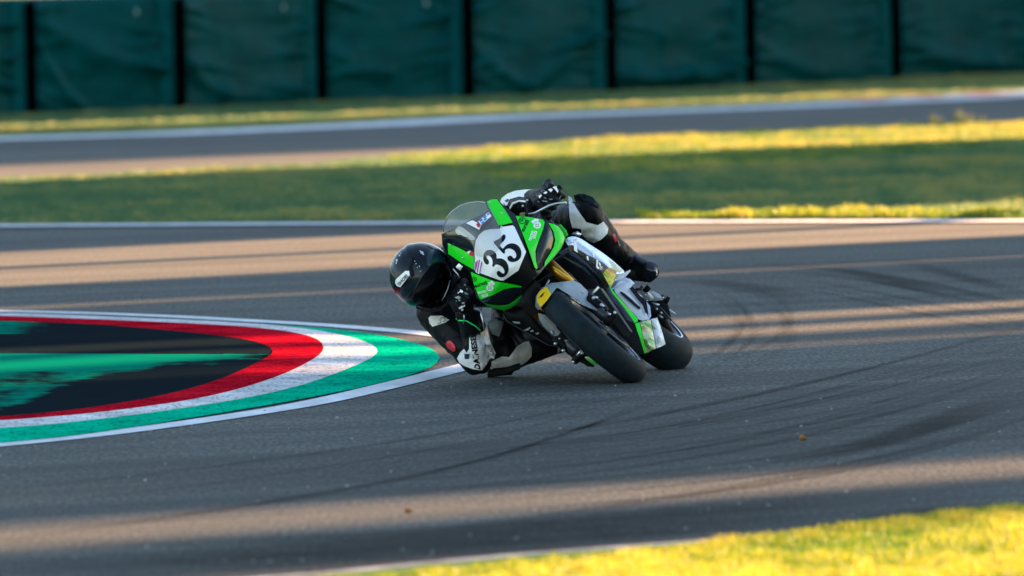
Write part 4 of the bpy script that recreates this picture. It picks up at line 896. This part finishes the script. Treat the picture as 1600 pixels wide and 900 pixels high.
# radiator
rd = panel('radiator', [(923.5, 459), (935, 448), (943, 452), (986, 517), (982, 527), (975, 524), (956, 500)], lambda y, z: .54, M['mesh'], bike, th=.04, res=5)
panel('radiator_frame', [(938, 450), (942.5, 451), (958, 473), (988, 517.5), (986, 519.5), (956, 477)], lambda y, z: .555, M['greydk'], rd, th=.02, res=4)
panel('radiator_frame', [(923, 459), (934.5, 447), (937, 449.5), (926, 461)], lambda y, z: .555, M['alu'], rd, th=.02, res=4)
fin = []
for k in range(26):
    t = k / 25; a_ = (930 + 50 * t, 460 + 62 * t); fin.append(tube_geo([P(a_[0] - 3, a_[1] + 3, .547), P(a_[0] + 7, a_[1] - 6 + 3 * t, .547)], .0016, 4))
v_, f_ = join(fin); o = mk('radiator_fin', v_, f_, M['steel'], rd, False, 'stuff')
for k in range(5): tube('fork_guard_clip', [P(930 + k * 5, 464 + k * 6.5, .74), P(934 + k * 5, 466 + k * 6.5, .74)], .006, M['alu'] if k % 2 == 0 else M['ink'], bike, 8)
# low side fairing (underside in deep shade)
rs = lambda y, z: .52
lf = panel('low_side_fairing', [(784, 484), (802, 481), (815, 462), (822, 449), (836, 447), (838, 480), (850, 512), (874, 538), (884, 546), (873, 541), (858, 539), (830, 523), (806, 509), (793, 502)], rs, M['blackmat'], bike, th=.05, off=0, res=5, bulge=.03, bw=10)
panel('fork_shade_panel', [(817, 449), (836, 436), (846, 446), (840, 456), (836, 466), (836, 480), (841, 489), (832, 494), (820, 482), (806, 478), (813, 466)], lambda y, z: .66, M['blackmat'], bike, th=.03, res=4, bulge=.01)  # added black panel standing in for the shade over the low fork
tube('fairing_edge', [P(785, 490, .53), P(792, 502, .53), P(806, 510, .53), P(830, 524, .53), P(858, 540, .53), P(872, 541.5, .53)], .0028, M['steel'], bike, 6)
for q in ([(800, 502), (812, 503), (813, 506), (803, 505)], [(818, 516), (828, 511), (829, 513), (824, 517)], [(828, 517), (833, 515), (834, 518), (830, 519)], [(836, 521), (842, 519), (842, 522), (838, 523)]): panel('fairing_lettering', q, rs, M['greydk'], lf, th=.002, off=.034, res=4)
# --- bars, levers
tube('handlebar', [P(822, 338, .40), P(845, 318, .40), P(862, 304, .40), P(876, 292, .38)], .014, M['blackmat'], bike, 12)
tube('handlebar', [P(750, 440, .42), P(735, 460, .42), P(724, 478, .42), P(716, 492, .40)], .014, M['blackmat'], bike, 12)
tube('clutch_lever', [P(824, 335.5, .49), P(836, 333, .52), P(848, 326.5, .54), P(858, 321, .54), P(868, 318, .53), P(876, 317, .52), (P(881, 317, .51))], [.006, .0065, .0065, .006, .0055, .0055, .005], M['alu'], bike, 10)
v_, f_ = ellipsoid(P(882.5, 317, .51), R_ * .0095, U_ * .0085, W_ * .009, 14, 10); mk('lever_ball', v_, f_, M['alu'], bike)
tube('brake_lever', [P(751, 481, .54), P(752, 492, .56), P(755, 503, .56), P(757, 516, .55)], [.004] * 4, M['alu'], bike, 8)
panel('lever_bracket', [(820, 318), (824, 309), (829, 311), (830, 322), (834, 333), (826, 337), (820, 332)], lambda y, z: .44, M['blackmat'], bike, th=.05, res=4, bulge=.01)
for cx, cy in [(817, 322), (835, 320), (824, 313)]:
    v_, f_ = ellipsoid(P(cx, cy, .50), R_ * .006, U_ * .006, W_ * .006, 10, 6); mk('bracket_bolt', v_, f_, M['alu'], bike)
tube('brake_hose', [P(824, 312, .47), P(823, 322, .50), P(824, 335, .52), P(826, 341, .50)], .004, M['ink'], bike, 8)
panel('brake_reservoir', [(712, 417), (717, 411.5), (724, 415), (719, 423)], lambda y, z: .50, M['alu'], bike, th=.03, res=3, bulge=.005)
tube('brake_hose', [P(708, 420, .50), P(715, 428, .50), P(719, 435, .50)], .004, M['alu'], bike, 6)
# --- rear set, tail and swing arm on the high side
rx = -.20
tube('foot_peg', [P(1007, 456, rx), P(1014.5, 447.5, rx)], .014, M['blackmat'], bike, 14)
panel('rear_set_plate', [(998, 452), (1004, 449), (1010, 452), (1016, 458), (1023, 466), (1019, 469.5), (1008, 469), (1001, 460)], lambda y, z: rx - .02, M['alu'], bike, th=.012, res=4, bulge=.004)
tube('peg_mount', [P(993, 452, rx), P(1000, 452, rx), P(1004, 446, rx)], .007, M['steel'], bike, 8)
lv, lf_ = join([tube_geo([P(1010.5 + 2.6 * math.cos(k * .524), 459.5 + 2.2 * math.sin(k * .524), rx + .01) for k in range(12)], .003, 6, True)]); mk('peg_ring', lv, lf_, M['alu'], bike)
tp = lambda y, z: -.45
panel('heel_guard', [(1010, 457), (1014, 453.5), (1022, 455), (1030, 459.5), (1035.6, 465.5), (1036.4, 468.6), (1022, 470.5), (1015, 464)], tp, M['silver'], bike, th=.01, res=3, bulge=.02, bw=6)
panel('chain_guard', [(1012, 470), (1036, 469), (1045, 480), (1049, 498), (1040, 500), (1030, 492), (1018, 484)], tp, M['blackmat'], bike, th=.05, off=-.02, res=4, bulge=.01)
for q in ([(1040, 474), (1045, 464)], [(1036, 470), (1044, 470)], [(1033, 462), (1038, 467)], [(1036, 476), (1044, 479)]): tube('paddock_bobbin', [P(x, y, -.55) for x, y in q], .010, M['blackmat'], bike, 10)
tube('exhaust_bracket', [P(1041, 481.5, -.5), P(1047, 485.5, -.5), P(1055.5, 491, -.5)], [.004, .006, .004], M['silver'], bike, 8)
for q in ([(1017, 485), (1023, 493)], [(1024, 478), (1034, 488), (1042, 499)], [(1028, 492), (1036, 497)], [(1019, 474), (1030, 477)], [(1030, 480), (1046, 497), (1049, 501)]): tube('swing_arm_link', [P(x, y, -.42) for x, y in q], .006, M['steel'] if len(q) == 3 else M['alu'], bike, 8)
tube('swing_arm', [P(1012, 480, -.35), P(1030, 492, -.5), P(1046, 520, -.66)], [.03, .026, .022], M['blackmat'], bike, 12)
for cx, cy in [(1033, 489), (1026, 483), (1036, 465.5), (1020, 487)]:
    v_, f_ = ellipsoid(P(cx, cy, -.38), R_ * .006, U_ * .006, W_ * .006, 10, 6); mk('bolt', v_, f_, M['alu'], bike)
# tank, seat and tail unit behind the fairing
v_, f_ = remesh([ellipsoid(BL(.12, 0, .80), (BL(.27, 0, .02) - BL(0, 0, 0)), (BL(0, .15, 0) - BL(0, 0, 0)), (BL(0, 0, .12) - BL(0, 0, 0))), capsule(BL(.0, 0, .74), .12, BL(-.2, 0, .74), .09)], .012, 5)
mk('fuel_tank', v_, f_, M['blackpl'], bike)
v_, f_ = remesh([capsule(BL(-.2, 0, .72), .10, BL(-.55, 0, .80), .11), capsule(BL(-.55, 0, .80), .11, BL(-.86, 0, .90), .05)], .012, 5); mk('tail_unit', v_, f_, M['green'], bike)
v_, f_ = remesh([capsule(BL(.25, .0, .45), .14, BL(-.15, 0, .42), .16), capsule(BL(.1, 0, .55), .12, BL(-.1, 0, .6), .12)], .014, 4); mk('engine', v_, f_, M['steel'], bike)
tube('exhaust_pipe', [BL(.25, -.08, .25), BL(-.1, -.1, .2), BL(-.4, -.14, .30), BL(-.75, -.17, .42)], [.03, .03, .035, .05], M['alu'], bike, 16)
tube('swing_arm', [BL(-.15, -.09, .38), BL(-.69, -.12, .318)], [.035, .022], M['blackmat'], bike, 12)

# ================================================================== RIDER
base_p = G(790, 588, 0.)
rider = thing('person', Matrix.Translation(base_p), 'rider in black and white leathers hanging off the motorcycle, knee on the asphalt', 'person')
def Q(px, py, x): return P(px, py, x)
sh_r, el_r, wr_r = Q(680, 488, .14), Q(743, 566, .26), Q(732, 500, .36)
sh_l, el_l, wr_l = Q(754, 364, .06), Q(805, 317, .12), Q(840, 313, .30)
hip_r, kn_r, an_r = Q(808, 470, -.30), Q(790, 555, -.02), Q(893, 528, -.36)
hip_l, kn_l, an_l = Q(852, 370, -.30), Q(915, 338, .02), Q(985, 412, -.30)
pel, chest, neck = Q(826, 428, -.34), Q(725, 428, .02), Q(698, 434, .12)
headc = Q(659, 430, .30)
prims = [capsule(pel, .15, chest, .17), capsule(chest, .16, neck, .10), capsule(neck, .075, headc, .08), capsule(sh_r, .085, sh_l, .085), capsule(sh_r, .090, el_r, .062), capsule(el_r, .062, wr_r, .043),
         capsule(sh_l, .080, el_l, .050), capsule(el_l, .052, wr_l, .043), capsule(hip_r, .12, kn_r, .078), capsule(kn_r, .080, an_r, .052), capsule(hip_l, .12, kn_l, .088), capsule(kn_l, .086, Q(953, 385, -.13), .066), capsule(Q(953, 385, -.13), .066, an_l, .048),
         capsule(hip_r, .13, hip_l, .13), ellipsoid(Q(795, 420, -.05), (BL(.2, 0, 0) - BL(0, 0, 0)), (BL(0, .10, 0) - BL(0, 0, 0)), (BL(0, 0, .12) - BL(0, 0, 0))),
         capsule(Q(742, 540, .32), .058, Q(748, 566, .24), .060), capsule(Q(776, 512, .06), .045, Q(790, 550, .02), .06), capsule(Q(905, 350, -.02), .06, Q(935, 362, -.02), .06)]
bv, bf = remesh(prims, .009, 5, .007, 9.)
body = mk('body', bv, bf, M['leather'], rider)
BB = BVHTree.FromPolygons(bv, bf)
rp = lambda nm, pts, q, **k: patch(nm, pts, BB, M[q], rider, **k)
puck = rp('shoulder_armour', [(669.5, 497), (672.7, 493.4), (691, 493.4), (702, 499.7), (696, 504), (675.8, 510.5), (671, 505)], 'cleather', off=.006, bulge=.006, res=2.5)
OB = lambda off: onto(BB, off, 54.)
tube('maker_mark', [OB(.018)(x, y) for x, y in [(684, 506), (689, 504), (687, 500), (690, 496), (694, 496.5), (696, 500), (692, 503)]], .0016, M['ink'], rider, 5)
rp('arm_badge', [(696, 535), (702, 531.5), (708.4, 536), (712, 544), (710.8, 550), (705, 548), (698, 542)], 'red', off=.006, bulge=.004, res=2.5, sm=1)
fa = rp('forearm_panel', [(714, 560), (719, 551), (725, 545), (729, 551), (733, 545), (733.5, 523), (742, 521), (752, 523.8), (757, 517), (763, 528), (770, 542), (774.5, 552), (772, 561), (767, 559), (761, 568), (755, 579), (739.5, 577), (725.5, 572), (718, 567)], 'wleather', off=.005, bulge=.004, res=2.5)
BB2 = BVHTree.FromPolygons([rider.matrix_world @ v.co for v in fa.data.vertices], [list(p.vertices) for p in fa.data.polygons])
text('arm_lettering', 'DAINESE', (751, 577.5), 98, 53, 9.5, onto(BB2, .003, 53.8), M['ink'], rider, .05)
rp('blue_badge', [(725.5, 553), (733, 553), (732.5, 561), (726, 561)], 'inkblue', off=.0125, res=2.5)
rp('elbow_slider', [(767.5, 557), (768, 572), (760, 580), (752, 581), (762, 567)], 'leather', off=.012, res=2.5)
rp('inner_knee_panel', [(761, 502), (772, 497.5), (787, 497), (788, 502), (780, 526), (769, 522)], 'gleather', off=.006, bulge=.003, res=3)
rp('leg_panel', [(772, 562.6), (784.6, 557), (795.5, 558), (803, 548), (808, 541), (818, 535), (826, 533), (831, 544), (830.5, 557), (823, 565), (815.7, 570), (795.5, 573.5), (777, 576.6), (766, 577), (767.5, 566)], 'wleather', off=.006, bulge=.004, res=3, label='pale grey panel on the low leg')
rp('leg_panel', [(888, 306), (893, 309), (900, 324), (916, 347), (934, 352), (943, 346), (950.5, 356), (949, 365), (940, 374), (928, 380), (916, 374.5), (908, 365), (908, 358), (894, 356), (890, 340)], 'wleather', off=.006, bulge=.005, res=3, label='white and grey panel round the raised knee')
rp('knee_armour', [(896, 305), (910, 303.5), (924, 309), (935, 322), (943, 334), (943, 345), (934, 351), (918, 347), (904, 328), (898, 312)], 'blackmat', off=.012, bulge=.02, bw=7, res=3, th=.02)
rp('knee_slider', [(901, 303), (912, 302.5), (926, 308), (936, 320), (935.5, 324), (925, 319), (910, 312)], 'rubber', off=.030, bulge=.012, bw=4, res=3, th=.02)
rp('calf_mark', [(957, 366), (961, 365), (964.5, 376), (961, 379)], 'red', off=.006, res=2.5)
rp('calf_mark', [(964, 372), (966.5, 376), (970, 384), (967.5, 384)], 'gleather', off=.006, res=2.5)
rp('shoulder_stripe', [(780, 318), (784, 309), (793, 302.5), (805, 298), (821, 296), (838, 296), (836, 306), (830, 310), (811, 307), (797, 311), (792, 321), (787, 321)], 'white', off=.006, bulge=.003, res=3, label='white leather of the raised sleeve')
rp('sleeve_stripe', [(793, 321), (798, 312.5), (811, 308.8), (829, 311.5), (829, 313), (811, 311), (799.5, 315), (795, 324)], 'inkblue', off=.010, res=2.5)
rp('sleeve_stripe', [(795.5, 324), (800, 316), (811, 312.3), (829, 314), (829, 317), (811, 315), (802, 319), (797, 327)], 'white', off=.010, res=2.5)
for cx in (812, 822.5, 833): rp('sleeve_mark', [(cx + 4 * math.cos(k * .63), 297.5 + 1.8 * math.sin(k * .63)) for k in range(10)], 'ink', off=.013, res=2.5)
for q in ([(788, 314), (793, 310.5), (796, 312), (792, 316)], [(786, 316), (788, 319), (791, 325), (788, 322)]): rp('sleeve_mark', q, 'inkblue', off=.012, res=2.5)
# knee puck that scrapes the track
k0 = G(779, 587, .03); v_, f_ = remesh([box_geo(Q(781, 581, .04), R_ * .060 + U_ * .006, W_ * .05, U_ * .020 + R_ * .0), box_geo(Q(797, 577, .04), R_ * .05 + U_ * .016, W_ * .05, U_ * .016)], .006, 3)
mk('knee_slider', v_, f_, M['blackmat'], rider)

# gloves
def hand(gc, side_, wrist, tilt, K=1.42):
    """ gc: grip centre (motorcycle coordinates), fingers wrap round the bar along y """
    x, y, z = gc; pr = []
    def H(dx, dy, dz): return BL(x + dx * K, y + dy * K, z + dz * K)
    for i in range(4):
        yy = side_ * (-.036 + .024 * i); r = (.0125 - (.0015 if i == 3 else 0)) * K; ln = (1, 1.08, 1.03, .85)[i]
        kn = H(.012, yy, .040); p1 = H(.012 + .040 * ln, yy, .024); p2 = H(.012 + .042 * ln, yy, -.008); p3 = H(.012 + .018 * ln, yy, -.026)
        pr += [capsule(kn, r + .003, p1, r + .0015, 12), capsule(p1, r + .001, p2, r, 12), capsule(p2, r, p3, r - .001, 12), capsule(kn, .015 * K, kn.lerp(wrist, .35), .017 * K, 12)]
    pr += [capsule(H(-.03, -side_ * .05, 0), .016 * K, H(.008, -side_ * .062, -.028), .013 * K, 12), capsule(H(.008, -side_ * .062, -.028), .013 * K, H(.034, -side_ * .045, -.034), .012 * K, 12)]
    pc = H(-.015, 0, .03); pr += [ellipsoid(pc.lerp(wrist, .3), (BL(.05, 0, 0) - BL(0, 0, 0)) * K, (BL(0, .05, 0) - BL(0, 0, 0)) * K, (BL(0, 0, .024) - BL(0, 0, 0)) * K), capsule(pc.lerp(wrist, .45), .040, wrist, .038), capsule(wrist, .038, wrist.lerp(tilt, .25), .048)]
    V, Fc = remesh(pr, .0038, 2); o = mk('glove', V, Fc, M['leather'], rider); bv_ = BVHTree.FromPolygons(V, Fc); arm = []
    for i in range(4):
        yy = side_ * (-.036 + .024 * i)
        for n_g, (dx, dz, ln_, wd_) in enumerate(((.014, .058, .016, .0085), (.046, .044, .013, .0075), (.066, .012, .010, .007))):
            c = H(dx, yy + .003 * math.sin(i * 5 + n_g * 2), dz); sc = 1.25 + .3 * math.sin(i * 3 + n_g * 4); tl = .5 + .6 * n_g; f1 = BL(math.cos(tl), .25 * math.sin(i * 7 + n_g), -math.sin(tl)) - BL(0, 0, 0); f2 = BL(math.sin(tl), 0, math.cos(tl)) - BL(0, 0, 0)
            v_, f_ = ellipsoid(c, f1 * ln_ * sc, (BL(0, 1, 0) - BL(0, 0, 0)) * wd_ * 1.25, f2 * .006, 10, 6)
            k_ = (i * 5 + n_g * 3) % 7; arm.append((v_, f_, M['white'] if k_ in (0, 4) else M['gleather'] if k_ in (2, 5) else M['blackpl']))
    for (c, f1, f2, q) in ((H(-.02, side_ * .02, .062), .028, .007, 'white'), (H(-.03, -side_ * .02, .058), .022, .009, 'gleather')):
        v_, f_ = ellipsoid(c, (BL(.8, .6, 0) - BL(0, 0, 0)) * f1, (BL(-.6, .8, 0) - BL(0, 0, 0)) * f2, (BL(0, 0, 1) - BL(0, 0, 0)) * .010, 10, 6); arm.append((v_, f_, M[q]))
    return o, bv_
def loc(w_): return MBi @ w_
gl_ = loc(Q(862, 311, .43)); gr_ = loc(Q(730, 466, .46))
hl, hlb = hand((gl_.x, gl_.y, gl_.z), 1, wr_l, el_l); hr, hrb = hand((gr_.x, gr_.y, gr_.z), -1, wr_r, el_r)
LG = [[(430, 170), (500, 130), (530, 160), (480, 200)], [(540, 90), (620, 65), (660, 100), (610, 155)], [(320, 240), (380, 205), (400, 235), (340, 305)], [(265, 225), (330, 185), (370, 190), (290, 245)], [(690, 20), (740, 10), (745, 40), (790, 130), (770, 170), (700, 80), (650, 40)],
      [(800, 300), (850, 220), (870, 220), (840, 280), (810, 310)], [(390, 120), (450, 100), (470, 120), (400, 150)], [(400, 350), (520, 360), (540, 385), (420, 372)], [(560, 305), (640, 312), (660, 332), (580, 328)], [(205, 430), (240, 420), (280, 470), (250, 505), (225, 490)], [(440, 270), (500, 290), (510, 310), (450, 290)], [(300, 350), (345, 390), (335, 400), (295, 365)]]
RG = [[(130, 225), (180, 200), (215, 225), (200, 250), (170, 235), (140, 260)], [(95, 310), (140, 290), (180, 310), (160, 340), (130, 330), (110, 325)], [(145, 345), (172, 345), (167, 368), (150, 362)], [(150, 460), (190, 430), (235, 415), (240, 437), (190, 462), (160, 478)], [(180, 470), (217, 470), (212, 502), (185, 502)],
      [(190, 388), (230, 378), (236, 397), (200, 408)], [(60, 430), (100, 425), (82, 460), (70, 490)], [(225, 128), (248, 128), (242, 152)], [(130, 530), (170, 535), (190, 560), (150, 572)], [(215, 232), (260, 248), (290, 272), (250, 268)], [(100, 360), (120, 350), (125, 372)], [(255, 180), (275, 190), (268, 215)]]
for k, q in enumerate(LG): patch('knuckle_plate', [(820 + x / 15, 290 + y / 15) for x, y in q], hlb, M['white'] if k in (0, 1, 2, 4, 9) else M['gleather'], hl, off=.004, res=3)
for k, q in enumerate(RG): patch('knuckle_plate', [(700 + x / 9, 430 + y / 9) for x, y in q], hrb, M['white'] if k in (0, 3, 4) else M['gleather'], hr, off=.004, res=3)
# gauntlet cuffs with piping
cv_, cf_ = remesh([capsule(Q(726, 490, .42), .045, Q(735, 509, .38), .054), capsule(Q(743, 494, .38), .03, Q(748, 509, .38), .034)], .006, 4, .003, 14); mk('glove_cuff', cv_, cf_, M['leather'], rider)
cb = BVHTree.FromPolygons(cv_, cf_); OC = onto(cb, .006, 53.7)
tube('cuff_piping', [OC(x, y) for x, y in [(712.5, 498), (717, 500.8), (724, 501), (729, 501.5), (735, 505), (743, 509.5), (750, 516), (753, 520)]], .0032, M['glow'], rider, 8)
tube('wrist_strap', [OC(x, y) for x, y in [(725, 491), (725.5, 498), (724, 506)]], .0035, M['alu'], rider, 6)
cv_, cf_ = remesh([capsule(Q(846, 309, .38), .042, Q(833, 312, .26), .050)], .006, 4, .003, 14); mk('glove_cuff', cv_, cf_, M['leather'], rider)
# boots
for k, (an, toe, heel, sh_) in enumerate([(an_l, Q(1008, 424, -.17), Q(992, 424, -.40), Q(965, 396, -.20)), (an_r, Q(898, 540, -.20), Q(905, 540, -.42), Q(870, 532, -.25))]):
    V, Fc = remesh([capsule(sh_, .064, an, .056), capsule(an, .062, heel, .046), capsule(heel, .044, toe, .050), capsule(an, .058, toe, .053), capsule(toe, .053, toe + (toe - heel).normalized() * .03 + R_ * .012, .049)], .006, 5, .004, 16)
    bo = mk('boot', V, Fc, M['leather'], rider)
    if k == 0:
        ob = BVHTree.FromPolygons(V, Fc)
        patch('toe_slider', [(1022, 424), (1025, 421), (1027.5, 425), (1027, 430), (1024, 431)], ob, M['cleather'], bo, off=.004, res=2)
        patch('ankle_guard', [(990, 403), (1003, 402), (1012, 409), (1010, 420), (998, 418)], ob, M['blackmat'], bo, off=.004, bulge=.01, res=3, th=.01, sm=1)
        patch('boot_toe_cap', [(1008, 411), (1019, 410), (1027, 418), (1028, 430), (1020, 440), (1010, 442), (1004, 430)], ob, M['blackpl'], bo, off=.003, bulge=.006, res=3, th=.01, sm=1)

# helmet
hc = Q(659, 429.5, .34); upv = (R_ * -.74 + U_ * .67).normalized(); fw = (-W_ + (R_ * .67 + U_ * .74) * -.30 + upv * -.12).normalized()
upv = (upv - fw * upv.dot(fw)).normalized(); rt = fw.cross(upv)
def helm(scale=1., dz=0.):
    vs = []; fs = []; nu, nv = 72, 48
    for i in range(nv + 1):
        el = -math.pi / 2 + math.pi * i / nv
        for k in range(nu):
            az = 2 * math.pi * k / nu; f, s, u = math.cos(el) * math.cos(az), math.cos(el) * math.sin(az), math.sin(el)
            p = fw * f * .168 + rt * s * .150 + upv * u * .156
            if u < 0: p += fw * (max(0, f) * .030 * math.sin(math.pi * min(1, -u * 1.2))) + upv * (.030 * u * u)      # chin bar
            if f < 0: p += fw * (-.012 * (f ** 2)) + upv * .006 * f
            rdg = math.exp(-((abs(s) - .42) / .06) ** 2) * (u > .25) * .004; p *= (1 + rdg / .15)
            vs.append(hc + p * scale)
    for i in range(nv):
        for k in range(nu): a_ = i * nu + k; b_ = i * nu + (k + 1) % nu; fs.append([a_, b_, b_ + nu, a_ + nu])
    return vs, fs
hv, hf = helm(); he = mk('helmet', hv, hf, M['helmet'], rider); HB = BVHTree.FromPolygons(hv, hf)
hp = lambda nm, pts, q, **k: patch(nm, pts, HB, M[q], he, **k)
hp('visor', [(669, 419), (657, 436), (649, 450), (644, 463), (645, 472), (655, 479), (669, 482), (684, 480), (697, 470), (704, 455), (705, 438), (700, 420), (691, 411), (680, 411)], 'visor', off=.004, bulge=.006, bw=4, res=3, sm=1, th=.008)
hp('visor_pivot_cover', [(672, 389), (684, 391), (694, 402), (700, 416), (691, 409), (680, 409), (668, 418), (666, 402)], 'pod', off=.004, bulge=.008, bw=4, res=3, sm=1, th=.008)
hp('chin_trim', [(650, 478), (668, 484.5), (686, 481.5), (699, 471), (700, 475), (688, 486), (668, 488), (650, 482)], 'blackmat', off=.003, res=3)
bd = hp('brand_badge', [(618, 437), (633.3, 423.3), (639.3, 423.3), (640, 430), (625.3, 448.7), (620, 447), (617.3, 442)], 'white', off=.004, res=2.5)
text('badge_lettering', 'SHOEI', (624.2, 446.6), 47, 20, 5.4, onto(HB, .0075, 53.6), M['ink'], he, True)
tube('visor_brow', [onto(HB, .008, 53.6)(x, y) for x, y in [(670, 419), (663, 427), (655, 439), (649, 451), (645, 464)]], .0024, M['steel'], he, 6)
hp('side_vent', [(638, 420), (645, 402), (648, 404), (644, 416), (648, 430), (643, 434)], 'blackmat', off=.003, res=2.5)
hp('top_vent', [(655, 391), (661, 393), (663, 399), (659, 397)], 'scuff', off=.004, res=2)
for x, y, s in [(616, 402, 1.3), (620, 407, 1.8), (624, 399, 1.1), (626, 396, .9), (619, 411, 1.2), (615, 408, .8), (650, 412, .9), (655, 416, 1.0), (648, 408, .7), (657, 424, .9), (652, 418, .7), (658, 395, 1.)]:
    hp('scuff_mark', [(x + s * math.cos(k * 1.05) * (1 + .3 * math.sin(k * 7 + x)), y + s * 1.3 * math.sin(k * 1.05)) for k in range(6)], 'scuff', off=.0025, res=3)
cv_ = [OO for OO in [onto(HB, .007, 53.6)(x, y) for x, y in [(703, 438), (700, 450), (695, 462), (690, 470)]]]; tube('visor_edge', cv_, .0016, M['alu'], he, 5)
tube('helmet_seam', [onto(HB, .004, 53.6)(x, y) for x, y in [(668, 384), (676, 388), (685, 395), (694, 405), (701, 418), (706, 432)]], .002, M['steel'], he, 5)
v_, f_ = tube_geo([hc + fw * (-.03 + .085 * math.cos(k * .2618)) + rt * .085 * math.sin(k * .2618) - upv * .135 for k in range(24)], .02, 8, True); mk('neck_roll', v_, f_, M['blackmat'], he)
